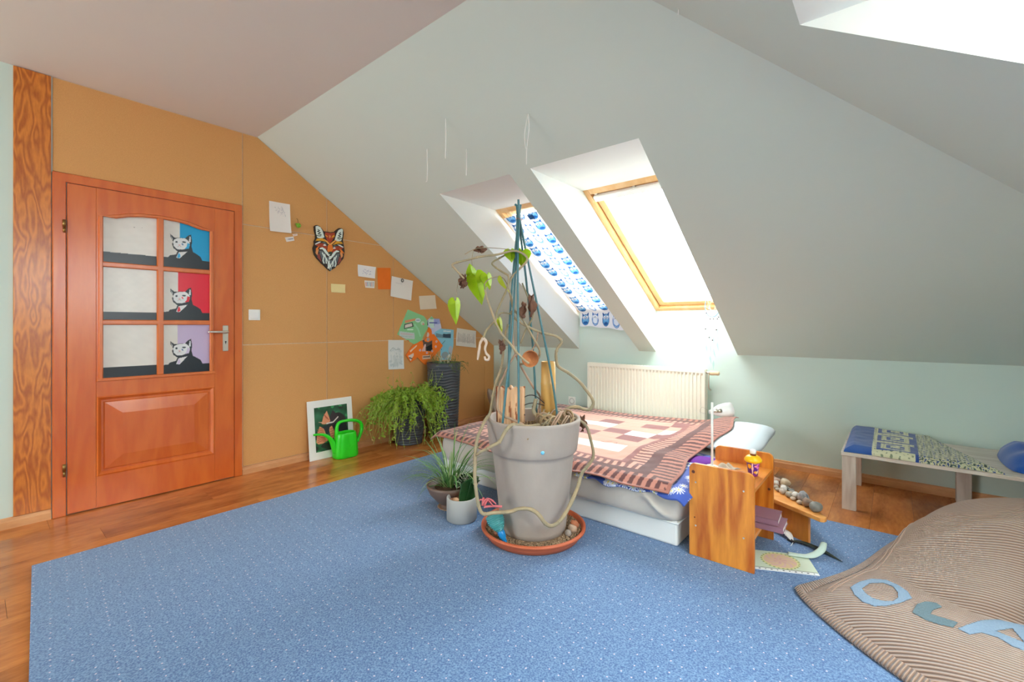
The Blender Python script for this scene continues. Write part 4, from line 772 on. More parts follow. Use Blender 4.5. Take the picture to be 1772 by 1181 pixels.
for j in range(-1, 13):
    for i in range(-1, 7):
        cx = (i+.5)*cw+r.uniform(-.006, .006); cy = (j+.47)*ch+(.0 if i % 2 == 0 else .0); tl = r.uniform(-.15, .15) if j else 0
        dkb, ltb = ((34, 92, 160), (96, 168, 222)) if i % 2 == 0 else ((58, 110, 184), (160, 194, 232))
        if (i+j) % 2 and j > 1: cy += .02
        K = (np.abs(X_-cx) < .07) & (np.abs(Y_-cy) < .085); idx = np.nonzero(K)[0]
        if not len(idx): continue
        z = Pt(X_[idx], Y_[idx], (232, 238, 246)); z.c = q.c[idx]
        z.ell(cx, cy-.004, .040, .055, dkb, tl); z.ell(cx, cy-.010, .033, .045, ltb, tl); z.poly([(cx-.034, cy+.03), (cx-.036, cy+.066), (cx-.012, cy+.046)], dkb); z.poly([(cx+.034, cy+.03), (cx+.036, cy+.066), (cx+.012, cy+.046)], dkb)
        z.ell(cx, cy+.018, .034, .026, (236, 242, 250) if i % 2 else (150, 196, 232), tl)
        for sg in (-1, 1): z.ell(cx+sg*.015, cy+.020, .0145, .0165, dkb); z.ell(cx+sg*.015, cy+.020, .0115, .0135, (244, 248, 252)); z.ell(cx+sg*.013, cy+.018, .0045, .006, (30, 60, 110))
        z.poly([(cx-.005, cy+.006), (cx+.005, cy+.006), (cx, cy-.006)], dkb); z.ell(cx, cy-.034, .024, .014, dkb if i % 2 == 0 else (150, 190, 230), tl)
        if i % 2: z.ell(cx, cy-.012, .024, .026, (222, 232, 246), tl); z.line([(cx-.022, cy-.036), (cx, cy-.044), (cx+.022, cy-.036)], .008, (96, 146, 208))
        q.c[idx] = z.c
setcol(o, q.c); tag(o, 'white curtain printed with rows of blue owls over left skylight', 'curtain')
tag(mk('curtain_clip', *xf(box(W1*.42, W1*.42+.05, L1-.14, L1-.09, -.036, -.028, .002), P1), M('blue_cloth', (40, 96, 160), .8)), 'blue fabric tab at the top of the owl curtain', 'fabric tab')
# ---------------------------------------------------------------- dreamcatcher
dc = thing('dreamcatcher', (2.60, -.12, .86), 'pale dreamcatcher with feathers hanging at right skylight lower corner', 'dreamcatcher')
tealw = M('teal_wrapped_ring', (96, 140, 176), .6); ftm = M('pale_teal_feather', (176, 208, 206), .8, transl=.3); cordm = M('white_cord', (226, 226, 220), .7); beadm = M('brown_bead', (66, 48, 50), .4)
cx_, cz_, rr_ = 2.60, 1.29, .092; ringp = [(cx_+rr_*.75*math.cos(t), -.12-.35*rr_*math.cos(t), cz_+rr_*math.sin(t)) for t in np.linspace(0, PI2, 33)]
mk('ring', *tube(ringp, .0032, 8), tealw, dc, True)
wb = []
for k in range(8):
    a, b_ = ringp[4*k], ringp[(4*k+12) % 32]; wb.append(tube([a, ((a[0]+b_[0])/2*.9+cx_*.1, (a[1]+b_[1])/2, (a[2]+b_[2])/2), b_], .0007, 4))
mk('web', *J(*wb), cordm, dc); mk('hanging_cord', *tube([(cx_, -.12, cz_+rr_), (cx_, -.125, 1.46), (cx_+.01, -.16, 1.5)], .001, 5), cordm, dc)
r = np.random.RandomState(6)
for k, dx in enumerate((-.055, -.02, .01, .045, .065)):
    z0 = cz_-rr_*(.85 if abs(dx) < .05 else .3); L_ = (.30, .34, .38, .22, .12)[k]; y = -.12-.4*dx
    c_ = mk('strand', *tube([(cx_+dx, y, z0), (cx_+dx-.008, y, z0-L_*.5), (cx_+dx+.004, y, z0-L_)], .0012, 5, 3), cordm, dc)
    mk('bead', *lathe([(0, -.006), (.0055, -.003), (.0055, .003), (0, .006)], (cx_+dx, y, z0-.03), 10), beadm, c_, True); mk('bead', *lathe([(0, -.006), (.0055, -.003), (.0055, .003), (0, .006)], (cx_+dx-.008, y, z0-L_*.55), 10), beadm, c_, True)
    for m_ in range(3):
        zz = z0-L_*(.45+.27*m_); l_ = .07+.02*r.rand(); aa = r.uniform(-.4, .4)
        F_ = [(cx_+dx+aa*.0, y, zz), (cx_+dx+.009, y-.003, zz-l_*.35), (cx_+dx+aa*.04+.003, y, zz-l_), (cx_+dx-.009, y+.003, zz-l_*.35)]
        mk('feather', F_, [[0, 1, 2, 3]], ftm, c_)
# strings hanging from the slope, and a nail hole
for i, (x, y, z, L_, sway, lab) in enumerate(((1.442, -2.226, 2.278, .20, .0, 'short white string hooked at its end, leftmost of those on the slope'), (1.748, -2.339, 2.349, .235, .004, 'long straight white string left of the double one on slope'), (1.728, -2.149, 2.23, .165, .003, 'short straight white string between the two longest ones'), (2.264, -2.21, 2.268, .27, .02, 'long double white string hanging above the right skylight'))):
    P_ = [(x, y, z-.001), (x+sway*.3, y, z-L_*.3), (x-sway*.6, y+.003, z-L_*.65), (x-sway*.6, y, z-L_)]
    g_ = [tube(P_, .0028, 6, 4)]
    if i == 3: g_.append(tube([(x, y, z-.001), (x-.022, y-.004, z-.10), (x-.02, y, z-.17), (x-.012, y, z-L_*.7)], .0024, 5, 4))
    if i == 0: g_.append(tube([(x, y, z-L_), (x-.004, y, z-L_-.012), (x-.014, y, z-L_-.010)], .0016, 5, 3))
    tag(mk('string', *J(*g_), cordm, smooth=True), lab, 'string', 'strings hanging from the sloping ceiling')
tag(mk('string', *tube([(3.136, -2.39, 2.378), (3.137, -2.39, 2.35), (3.135, -2.388, 2.325)], .002, 5), cordm), 'white string end at the meeting of the two slopes', 'string', 'strings hanging from the sloping ceiling')
# ---------------------------------------------------------------- big pot with the climbing plant
PX, PY = 2.283, -2.19
bp_ = thing('climbing_plant', (PX, PY, CZ+.03), 'bare twisting vine on green stakes in a tall grey pot', 'potted plant')
clay = M('grey_washed_clay', (176, 164, 154), .8, noise=(9, .5, (158, 146, 136), (1, 1, .5)), bump=(30, .25))
mk('pot', *lathe([(0, 0), (.160, 0), (.170, .006), (.176, .03), (.190, .16), (.205, .30), (.2155, .405), (.217, .42), (.229, .428), (.234, .436), (.2385, .47), (.246, .54), (.252, .585), (.253, .594), (.249, .600), (.236, .600), (.231, .594), (.222, .50), (0, .49)], (PX, PY, CZ+.03), 96), clay, bp_, True)
r = np.random.RandomState(12)
V, F, u, v = grid(lambda u, v: (PX+.228*v*np.cos(u*PI2), PY+.228*v*np.sin(u*PI2), .555+.012*noise2(u*9, v*5, 3, 3)), 60, 20); mk('soil', V, F, soil, bp_)
dr_ = [tube([(PX+a, PY+b_, .56), (PX+a+c_*.5, PY+b_+d_*.5, .60+.03*e_), (PX+a+c_, PY+b_+d_, .575)], .003, 5, 2) for a, b_, c_, d_, e_ in r.uniform(-.12, .12, (60, 5))]
mk('dry_debris', *J(*dr_), dry, bp_)['kind'] = 'stuff'
stk = M('green_coated_stake', (62, 112, 118), .4, noise=(20, .4, (84, 130, 140)))
for P_ in ([(2.231, -2.389, .57), (2.236, -2.372, .723), (2.236, -2.307, 1.139), (2.217, -2.245, 1.7), (2.197, -2.236, 1.786)], [(2.318, -2.356, .57), (2.285, -2.319, 1.02), (2.244, -2.274, 1.476), (2.226, -2.237, 1.715), (2.218, -2.218, 1.783)], [(2.238, -2.097, .57), (2.238, -2.135, 1.012), (2.228, -2.184, 1.393), (2.222, -2.227, 1.64), (2.24, -2.264, 1.8)], [(2.402, -2.116, .56), (2.36, -2.125, .844), (2.305, -2.171, 1.202), (2.236, -2.229, 1.637), (2.221, -2.241, 1.762)], [(2.114, -2.201, .57), (2.153, -2.233, 1.14), (2.199, -2.234, 1.579), (2.224, -2.239, 1.731)]):
    mk('stake', *tube(P_, .0062, 10, 5, jit=.07), stk, bp_, True)
mk('wire_tie', *tube([(2.225+.018*math.cos(t), -2.238+.016*math.sin(t), 1.70+.004*math.sin(3*t)) for t in np.linspace(0, PI2*2, 25)], .0018, 6), M('rusty_wire', (150, 96, 84), .6), bp_, True)
vm = M('tan_vine', (180, 158, 122), .7, noise=(14, .8, (138, 132, 108)), bump=(120, .3)); vmp = M('pink_vine', (184, 152, 128), .7, noise=(14, .7, (150, 130, 104)), bump=(120, .3)); vg = M('grey_green_vine', (134, 128, 96), .7, noise=(10, .7, (172, 150, 120)))
VA = [(2.07, -2.499, 1.37), (2.025, -2.529, 1.428), (2.015, -2.53, 1.444), (2.028, -2.511, 1.456), (2.07, -2.467, 1.472), (2.113, -2.423, 1.488), (2.18, -2.36, 1.501), (2.235, -2.306, 1.521), (2.267, -2.271, 1.511), (2.285, -2.248, 1.488), (2.277, -2.247, 1.462), (2.237, -2.272, 1.416), (2.21, -2.288, 1.378), (2.194, -2.293, 1.339), (2.201, -2.28, 1.285), (2.21, -2.264, 1.214), (2.236, -2.234, 1.171), (2.257, -2.209, 1.119), (2.273, -2.18, 1.064), (2.289, -2.158, 1.017), (2.295, -2.146, .987), (2.287, -2.145, .954), (2.263, -2.157, .93), (2.223, -2.183, .92), (2.192, -2.201, .913)]
VB = [(2.201, -2.259, 1.531), (2.161, -2.303, 1.498), (2.125, -2.344, 1.464), (2.145, -2.338, 1.437), (2.183, -2.317, 1.408), (2.208, -2.307, 1.388), (2.209, -2.317, 1.329), (2.194, -2.341, 1.266), (2.178, -2.364, 1.204), (2.178, -2.375, 1.158), (2.163, -2.399, 1.127), (2.15, -2.421, 1.097), (2.146, -2.435, 1.063)]
VC = [(2.179, -2.276, 1.341), (2.177, -2.31, 1.378), (2.169, -2.348, 1.385), (2.153, -2.393, 1.373), (2.149, -2.428, 1.344), (2.166, -2.444, 1.312)]
VC2 = [(2.166, -2.444, 1.312), (2.174, -2.435, 1.263), (2.191, -2.418, 1.195), (2.204, -2.404, 1.143), (2.225, -2.383, 1.086), (2.256, -2.354, 1.037), (2.283, -2.328, .988), (2.309, -2.301, .95), (2.327, -2.283, .932)]
VD = [(2.191, -2.266, 1.206), (2.207, -2.247, 1.163), (2.252, -2.203, 1.123), (2.31, -2.148, 1.088), (2.362, -2.098, 1.072), (2.386, -2.07, 1.04), (2.365, -2.078, 1.004), (2.355, -2.079, .969), (2.357, -2.071, .915), (2.37, -2.054, .891), (2.399, -2.024, .867), (2.442, -1.981, .819), (2.469, -1.952, .771), (2.492, -1.927, .723), (2.494, -1.919, .692), (2.478, -1.927, .661), (2.448, -1.946, .663), (2.422, -1.961, .673), (2.383, -1.988, .668), (2.353, -2.007, .64), (2.336, -2.03, .57)]
VE = [(2.179, -2.277, 1.134), (2.166, -2.288, 1.07), (2.159, -2.293, .994), (2.151, -2.3, .902), (2.127, -2.321, .809), (2.115, -2.331, .733), (2.135, -2.371, .666), (2.162, -2.439, .641), (2.190, -2.490, .62), (2.200, -2.53, .58), (2.21, -2.554, .54), (2.218, -2.567, .5), (2.224, -2.575, .45), (2.233, -2.585, .40), (2.247, -2.59, .34), (2.258, -2.588, .284), (2.267, -2.58, .245), (2.283, -2.568, .232), (2.307, -2.535, .234), (2.335, -2.498, .232), (2.365, -2.473, .236), (2.402, -2.455, .253), (2.448, -2.43, .255), (2.484, -2.413, .235), (2.503, -2.384, .188), (2.516, -2.346, .167), (2.529, -2.296, .18), (2.536, -2.239, .22), (2.537, -2.187, .266), (2.535, -2.142, .307), (2.530, -2.101, .357), (2.530, -2.06, .377), (2.540, -2.03, .401), (2.548, -2.01, .436), (2.53, -2.0, .50), (2.50, -2.02, .60), (2.43, -2.08, .632), (2.39, -2.12, .58)]
VF = [(2.208, -2.252, .971), (2.19, -2.29, .909), (2.181, -2.319, .853), (2.177, -2.345, .81), (2.182, -2.363, .744), (2.194, -2.376, .691), (2.228, -2.369, .661), (2.261, -2.364, .653), (2.301, -2.352, .64), (2.341, -2.341, .622), (2.376, -2.333, .60), (2.39, -2.31, .56)]
VG = [(2.162, -2.225, 1.104), (2.16, -2.218, 1.051), (2.165, -2.205, .991), (2.181, -2.182, .919), (2.201, -2.155, .858), (2.213, -2.136, .821), (2.229, -2.113, .778), (2.251, -2.086, .729), (2.262, -2.11, .66), (2.27, -2.14, .57)]
VH = [(2.40, -2.12, .565), (2.394, -2.161, .608), (2.377, -2.215, .612), (2.367, -2.276, .615), (2.36, -2.321, .617), (2.347, -2.357, .622), (2.339, -2.39, .632), (2.333, -2.432, .638), (2.331, -2.462, .625), (2.325, -2.485, .597), (2.316, -2.501, .568), (2.295, -2.532, .55), (2.275, -2.55, .534), (2.255, -2.566, .523), (2.232, -2.571, .505)]
VI = [(2.295, -2.18, .733), (2.292, -2.191, .7), (2.294, -2.199, .666), (2.312, -2.193, .645), (2.338, -2.181, .643), (2.369, -2.164, .648), (2.386, -2.159, .632), (2.399, -2.158, .57)]
for P_, r0, m_ in ((VA, [.0045, .006, .006, .006, .006], vm), (VB, [.0045, .005, .0055, .006, .0062], vg), (VC, [.003, .0028, .003], vg), (VC2, [.0052, .006, .0065], vm), (VD, [.006, .0075, .0085, .0085, .0095], vm), (VE, [.006, .0075, .0085, .0085, .009, .0095, .0095, .0085, .007], vm), (VF, [.0055, .006, .0075], vmp), (VG, [.006, .0065, .0055], vmp), (VH, [.012, .010, .0095, .0085, .007], vm), (VI, [.010, .011, .011, .012], vm),
                  ([(2.118, -2.30, 1.16), (2.15, -2.30, 1.195), (2.2, -2.27, 1.19)], [.004, .0045, .004], vg), ([(2.215, -2.20, 1.36), (2.24, -2.18, 1.28), (2.27, -2.17, 1.19), (2.245, -2.21, 1.1), (2.22, -2.22, 1.03)], [.004, .0045, .004], vg), ([(2.30, -2.17, 1.09), (2.27, -2.15, 1.03), (2.24, -2.17, .97)], [.004, .004], vmp)):
    nd = []; sp_ = smoothpath(P_, 4)
    for i in range(5, len(sp_)-3, 7): nd.append(lathe([(0, -.006), (r0[len(r0)//2]*1.18, -.002), (r0[len(r0)//2]*1.18, .002), (0, .006)], tuple(sp_[i]), 8, axis=tuple(sp_[i+1]-sp_[i-1])))
    if len(r0) < 4: nd = nd[:1]
    mk('vine', *J(tube(P_, r0, 9, 4, jit=.06), *nd), m_, bp_, True)
pal = M('pale_root', (206, 184, 164), .7)
mk('aerial_root', *tube([(2.146, -2.435, 1.063), (2.134, -2.445, 1.04), (2.131, -2.448, 1.014), (2.126, -2.452, .972), (2.123, -2.454, .95)], [.009, .006, .007, .004], 8, 4, jit=.1), pal, bp_, True)
mk('aerial_root', *tube([(2.146, -2.435, 1.063), (2.158, -2.425, 1.04), (2.153, -2.43, 1.01), (2.158, -2.425, .983), (2.170, -2.417, .968), (2.167, -2.42, .951), (2.154, -2.428, .953), (2.152, -2.43, .968)], [.009, .006, .0065, .006], 8, 4, jit=.1), pal, bp_, True)
r = np.random.RandomState(17)
for i in range(24):
    a = r.uniform(0, PI2); q_ = [(PX+.12+.07*math.cos(a), PY+.03+.09*math.sin(a), .57), (PX+.12+.10*math.cos(a+.5), PY+.03+.10*math.sin(a+.5), .62+.05*r.rand()), (PX+.12+.06*math.cos(a+1.2), PY+.03+.08*math.sin(a+1.2), .63+.06*r.rand()), (PX+.12+.07*math.cos(a+2), PY+.03+.09*math.sin(a+2), .58)]
    mk('root', *tube(q_, [.003, .0055, .003], 6, 4, jit=.15), (vm, vmp, dry)[i % 3], bp_, True)
bk = M('black_twig', (66, 62, 60), .7)
mk('dark_twig', *tube([(2.31, -2.12, .70), (2.27, -2.16, .745), (2.23, -2.19, .74), (2.205, -2.21, .70), (2.205, -2.21, .62)], .0028, 6, 4), bk, bp_, True); mk('dark_twig', *tube([(2.31, -2.12, .69), (2.26, -2.17, .705), (2.215, -2.2, .685), (2.21, -2.2, .655), (2.235, -2.2, .64)], .0024, 6, 4), bk, bp_, True)
# leaves
lfm = M('yellow_green_leaf', (196, 226, 40), .5, transl=.5, noise=(9, .35, (150, 200, 44))); drl = M('withered_leaf', (128, 90, 70), .85, transl=.2, bump=(80, .5))
camd = np.array([.643, -.766, .0])
def heart(tip_top, tip_bot, w, yaw=0, m=lfm, nm='leaf', curl=.02):
    a = np.array(tip_top, float); b_ = np.array(tip_bot, float); ax = b_-a; L_ = np.linalg.norm(ax); ax /= L_
    n0 = np.array([camd[0]*math.cos(yaw)-camd[1]*math.sin(yaw), camd[0]*math.sin(yaw)+camd[1]*math.cos(yaw), .15]); sd = np.cross(ax, n0); sd /= np.linalg.norm(sd); n_ = np.cross(sd, ax)
    T_ = [(-.12, .28), (-.10, .62), (.02, .92), (.2, 1.), (.4, .86), (.6, .6), (.8, .3), (1., .0)]
    V = [a+ax*(L_*.04)]+[a+ax*L_*t for t in (.2, .4, .6, .8)]; mid = [0, 1, 2, 3, 4]; F = []
    for sg in (-1, 1):
        b0 = len(V); V += [a+ax*L_*t+sd*sg*w*k+n_*(-curl*k*k+.1*curl*math.sin(t*9)) for t, k in T_]
        seq = [(0, b0, b0+1), (0, b0+1, b0+2), (0, b0+2, b0+3), (0, b0+3, 1), (1, b0+3, b0+4), (1, b0+4, 2), (2, b0+4, b0+5), (2, b0+5, 3), (3, b0+5, b0+6), (3, b0+6, 4), (4, b0+6, b0+7)]; F += [list(s_) for s_ in seq]
    o = mk(nm, V, F, m, bp_, True); duv_th(o, .0008); return o
def stalk(P_, r_=.0014, m=None): mk('leaf_stalk', *tube(P_, r_, 5, 4), m or vg, bp_, True)
heart((1.995, -2.492, 1.262), (1.999, -2.49, 1.13), .036, .5); stalk([(2.05, -2.47, 1.40), (2.01, -2.48, 1.37), (1.998, -2.49, 1.262)])
heart((2.075, -2.425, 1.40), (2.108, -2.405, 1.235), .056, -.1); stalk([(2.07, -2.43, 1.53), (2.062, -2.435, 1.47), (2.07, -2.43, 1.40)])
heart((2.072, -2.44, 1.40), (2.058, -2.45, 1.455), .030, .2); heart((2.125, -2.385, 1.40), (2.14, -2.38, 1.315), .034, .5)
heart((2.265, -2.262, 1.525), (2.25, -2.25, 1.44), .046, -.2); heart((2.215, -2.30, 1.53), (2.225, -2.30, 1.46), .035, .3); stalk([(2.055, -2.48, 1.50), (2.09, -2.42, 1.535), (2.18, -2.34, 1.535), (2.25, -2.27, 1.52)], .0018)
heart((2.18, -2.335, 1.385), (2.215, -2.31, 1.30), .018, 1.0, M('lime_leaf', (200, 212, 60), .5, transl=.5)); heart((2.17, -2.345, 1.165), (2.187, -2.335, 1.09), .024, .4, bpy.data.materials['lime_leaf'])
def withered(c_, L_, w, seed):
    r = np.random.RandomState(seed); c_ = np.array(c_)
    def f(u, v):
        a = (u-.5)*2; wv = w*np.sin(np.clip(v, .04, .98)*PI)**.7
        return c_[0]+.766*a*wv+.008*np.sin(v*11+a*2), c_[1]+.643*a*wv*.8+.012*np.sin(a*4+v*6+seed), c_[2]-L_*v+.006*np.sin(a*7)
    V, F, u, v = grid(f, 9, 12); o = mk('withered_leaf', V, F, drl, bp_, True); duv_th(o, .001)
withered((2.307, -2.235, 1.29), .115, .020, 1); withered((2.27, -2.26, 1.25), .08, .022, 4); withered((2.185, -2.337, 1.05), .07, .013, 8); withered((2.035, -2.476, 1.395), .05, .022, 3); withered((2.05, -2.49, 1.37), .045, .016, 13); withered((2.095, -2.405, 1.545), .03, .03, 6); withered((2.47, -1.99, .635), .085, .014, 7)
mk('coconut_shell', *mat4(lathe([(0, .0), (.022, .004), (.040, .02), (.046, .045), (.044, .055), (.040, .045), (.034, .02), (0, .008)], (0, 0, 0), 30), Matrix.Translation((2.262, -2.205, .955)) @ Matrix.Rotation(math.radians(95), 4, Vector((.72, .69, .1)))), M('coconut_husk', (206, 140, 88), .8, noise=(40, .6, (160, 96, 56)), bump=(90, .6)), bp_, True)
stm = M('cyan_sticker', (120, 206, 240), .3)
sv = Vector((.606, -.795, 0)); sn = Vector((.62, -.78, .12)).normalized()
mk('sticker', *lathe([(.0095, 0), (.0095, .001), (.005, .004), (0, .005)], (PX+.2385*math.cos(math.radians(-52.7+11)), PY+.2385*math.sin(math.radians(-52.7+11)), .508), 20, axis=(math.cos(math.radians(-41.7)), math.sin(math.radians(-41.7)), .1)), stm, bp_, True)
# bark slab and bamboo tube standing in the pot
def barkf(u, v):
    a = u*PI2; x = .070*np.cos(a); y = .028*np.sin(a)-.018*np.cos(a)**2; j_ = 1+.07*np.sin(a*13)+.05*np.sin(a*23+1)
    k_ = np.clip((1-v)/.07, 0, 1); z = .552+np.minimum(v, .93)/.93*(.236+.010*np.sin(a*9)*k_)-.03*(1-k_); x, y = x*j_*(1+.05*v)*k_, y*j_*k_-.018*(1-k_); return 2.157+.766*x-.643*y, -2.228+.643*x+.766*y, z
V, F, u, v = grid(barkf, 90, 29); bo_ = mk('bark_slab', V, F, vcwood, smooth=False); q = Pt(u, v, (216, 172, 130)); q.c += (noise2(u*30, v*2, 2, 4)*30)[:, None]; q.m(noise2(u*44, v*3, 2, 9) > .4, (150, 84, 46)); q.m((u > .36) & (u < .56), (140, 74, 40)); q.m(v > .94, (150, 100, 66)); setcol(bo_, q.c)
tag(bo_, 'split slab of brown and tan bark standing in grey pot', 'bark')
bam = M('dry_bamboo', (222, 178, 104), .4, noise=(7, .6, (200, 146, 76), (1, 1, .3)), coat=.2)
tag(mk('bamboo_tube', *lathe([(.0, .0), (.041, .0), (.041, .25), (.0425, .256), (.0405, .262), (.039, .375), (.036, .377), (.033, .372), (.033, .28), (0, .275)], (2.306, -2.083, .552), 36), bam, smooth=True), 'thick hollow bamboo tube standing upright in grey pot', 'bamboo tube')
# saucer, gravel, stones, teal bottle
terr = M('terracotta_plastic', (206, 104, 66), .5)
tag(mk('plant_saucer', *lathe([(0, 0), (.235, 0), (.245, .004), (.262, .03), (.270, .052), (.274, .054), (.275, .046), (.279, .046), (.279, .058), (.272, .060), (.262, .058), (.250, .028), (.24, .012), (0, .011)][:9]+[(.279, .058), (.272, .061), (.264, .058), (.252, .028), (.242, .012), (0, .011)], (PX, PY, CZ), 96), terr, smooth=True), 'round terracotta saucer under the tall grey pot', 'saucer')
def pebble(c_, r3, seed, sub=1):
    bm = bmesh.new(); bmesh.ops.create_icosphere(bm, subdivisions=sub, radius=1); rr = np.random.RandomState(seed); k1, k2 = rr.normal(size=3), rr.normal(size=3); rot = Matrix.Rotation(rr.uniform(0, 6), 3, 'Z')
    for v in bm.verts:
        n_ = np.array(v.co); f = 1+.13*math.sin(3*n_.dot(k1))+.09*math.sin(5*n_.dot(k2)); v.co = rot @ Vector((n_[0]*r3[0]*f, n_[1]*r3[1]*f, n_[2]*r3[2]*f)); v.co += Vector(c_)
    bm.verts.index_update(); g_ = ([tuple(v.co) for v in bm.verts], [[v.index for v in f.verts] for f in bm.faces]); bm.free(); return g_
r = np.random.RandomState(5); gv = []
for i in range(2200):
    a = r.uniform(0, PI2); d = r.uniform(.184, .256); s_ = r.uniform(.0035, .0065); gv.append(pebble((PX+d*math.cos(a), PY+d*math.sin(a), CZ+.034+.007*r.rand()), (s_, s_*.8, s_*.7), i, 1))
gv.append(lathe([(.182, .013), (.246, .013), (.256, .034), (.182, .034)], (PX, PY, CZ), 60))
gr = mk('gravel', *J(*gv), M('brown_gravel', (176, 146, 112), .8, noise=(130, .9, (104, 80, 60))), smooth=True); tag(gr, 'fine brown gravel filling the saucer around the pot', 'gravel', kind='stuff')
for i, (x, y, s_, c_, lab) in enumerate(((2.478, -2.11, .026, (206, 176, 150), 'pale pink stone in the saucer, right side of pot'), (2.49, -2.165, .020, (170, 160, 150), 'grey stone in saucer nearest the vine loop'), (2.458, -2.06, .024, (210, 130, 90), 'orange-brown stone at the back right of saucer'), (2.205, -2.40, .014, (190, 120, 90), 'small reddish stone in the saucer behind the teal bottle'))):
    tag(mk('stone', *pebble((x, y, CZ+.036+s_*.75), (s_, s_*.8, s_*.9), 40+i, 2), M('saucer_stone', c_, .7, noise=(50, .7)), smooth=True), lab, 'stone')
tb = thing('plastic_bottle', (2.25, -2.445, CZ+.03), 'ribbed teal plastic bottle with blue nozzle upside down in saucer', 'bottle')
tea = M('teal_clear_plastic', (96, 196, 196), .15, trans=.55); blu = M('blue_plastic', (20, 132, 196), .35)
A_, B_ = Vector((2.213, -2.440, .185)), Vector((2.283, -2.425, .052)); dv = (A_-B_)
prf = [(.0, .0)]+[(.010, .0), (.012, .02)]
def bl_prof(L_):
    p_ = []
    for k in range(40):
        t = k/39; rr = .014+.030*math.sin(min(1, t*1.5)*PI/2) if t < .8 else .044*math.cos((t-.8)/.2*PI/2*.9); p_.append((max(rr+.0026*math.sin(t*75), .002), .045+t*(L_-.045)))
    return p_
L_ = dv.length
mk('bottle_body', *lathe(bl_prof(L_)+[(0, L_)], tuple(B_), 40, axis=tuple(dv)), tea, tb, True)
mk('nozzle', *lathe([(0, -.012), (.008, -.012), (.011, -.004), (.012, .012), (.017, .02), (.019, .045), (.014, .06), (0, .062)], tuple(B_), 24, axis=tuple(dv)), blu, tb, True)
pk = M('pink_plastic', (226, 120, 124), .5)
tag(mk('pink_twist', *J(*[tube([(2.232+a, -2.53+b_, .25), (2.235+a+c_, -2.52+b_, .27+abs(c_)), (2.245+a+c_*2, -2.50+b_, .262+d_)], .0035, 6, 3) for a, b_, c_, d_ in r.uniform(-.018, .018, (9, 4))], tube([(2.24, -2.53, .243), (2.27, -2.50, .246), (2.305, -2.47, .243)], .006, 8, 3)), pk, smooth=True), 'pink rubbery twist wrapped on the vine above teal bottle', 'ornament')
# ---------------------------------------------------------------- pine shelf unit
SX0, SX1, SY0, SY1, SH = 3.002, 3.290, -1.873, -1.432, .457
sh = thing('pine_shelf', ((SX0+SX1)/2, (SY0+SY1)/2, CZ), 'small lacquered pine shelf unit standing beside the bed', 'shelf')
def panel(y0, y1, z0, z1, rc=.028):
    pts = [(SX0, z0), (SX1, z0)]+[(SX1-rc+rc*math.cos(t), z1-rc+rc*math.sin(t)) for t in np.linspace(0, PI/2, 8)]+[(SX0+rc-rc*math.sin(t), z1-rc+rc*math.cos(t)) for t in np.linspace(0, PI/2, 8)]
    return prism(pts, lambda a, b, h: (a, h, b), y0, y1)
def bevel(o, w=.002, s=2): m_ = o.modifiers.new('edge', 'BEVEL'); m_.width = w; m_.segments = s; m_.limit_method = 'ANGLE'; return o
s1_ = bevel(mk('side_panel', *panel(SY0, SY0+.018, CZ, SH), pine, sh)); s2_ = bevel(mk('side_panel', *panel(SY1-.018, SY1, CZ, SH), pine, sh))
pineh = woodM('lacquered_pine_shelf', (236, 160, 66), (206, 118, 36), .38, (7, .8, 7), 6, coat=.25)
bevel(mk('shelf_board', *box(SX0+.004, SX1-.006, SY0+.018, SY1-.018, .36, .378), pineh, sh)); bevel(mk('shelf_board', *box(SX0+.004, SX1-.006, SY0+.018, SY1-.018, .145, .163), pineh, sh))
knot = M('pine_knot', (92, 42, 20), .5)
for x, z in ((3.033, .366), (3.246, .372), (3.033, .156), (3.246, .158)): mk('screw', *lathe([(0, .0), (.0045, .0), (.004, .001), (.0015, .0003), (0, .0003)], (x, SY0-.0002, z), 14, axis=(0, -1, 0)), steel, s1_)
for x, z, r_ in ((3.022, .415, .008), (3.028, .195, .0035)): mk('knot', *lathe([(r_, 0), (r_*.9, .0006), (0, .0007)], (x, SY0, z), 14, axis=(0, -1, 0)), knot, s1_)
mk('knot', *lathe([(.007, 0), (.006, .0006), (0, .0007)], (SX1-.02, SY1-.018, .27), 14, axis=(0, -1, 0)), knot, s2_)
# desk lamp
lp = thing('desk_lamp', (3.035, -1.615, .378), 'white desk lamp with thin stem on top of pine shelf', 'lamp')
mk('base', *lathe([(0, 0), (.03, 0), (.032, .004), (.028, .01), (.008, .014), (0, .014)], (3.037, -1.625, .3785), 36), white, lp, True)
mk('stem', *tube([(3.037, -1.625, .388), (3.037, -1.625, .722)], .0062, 14), white, lp, True)
mk('joint', *J(tube([(3.037, -1.612, .672), (3.062, -1.60, .676)], .005, 10), lathe([(0, -.012), (.010, -.012), (.010, .012), (0, .012)], (3.062, -1.59, .676), 16, axis=(.77, .64, 0))), steel, lp, True)
shd = mk('lamp_shade', *lathe([(0, 0), (.010, .001), (.012, .016), (.022, .032), (.032, .056), (.037, .085), (.038, .118), (.036, .118), (.034, .09), (.028, .06), (0, .045)], (3.012, -1.592, .664), 36, axis=(.765, .62, .12)), white, lp, True)
mk('wire_loop', *tube([(3.012, -1.60, .672), (2.985, -1.62, .69), (2.975, -1.625, .665), (3.0, -1.61, .655)], .001, 5, 4), steel, lp)
tis = grid(lambda u, v: (3.105+.09*(u-.5)+.01*np.sin(v*8), -1.60+.10*(v-.5), .3795+np.maximum(0, .024*np.sin(u*PI)*np.sin(v*PI)*(1+.5*np.sin(u*13+v*9)))), 26, 26)
to = mk('crumpled_cloth', tis[0], tis[1], M('beige_cloth', (196, 182, 164), .9)); duv_th(to, .001); tag(to, 'crumpled beige cloth on pine shelf behind the lamp stem', 'cloth')
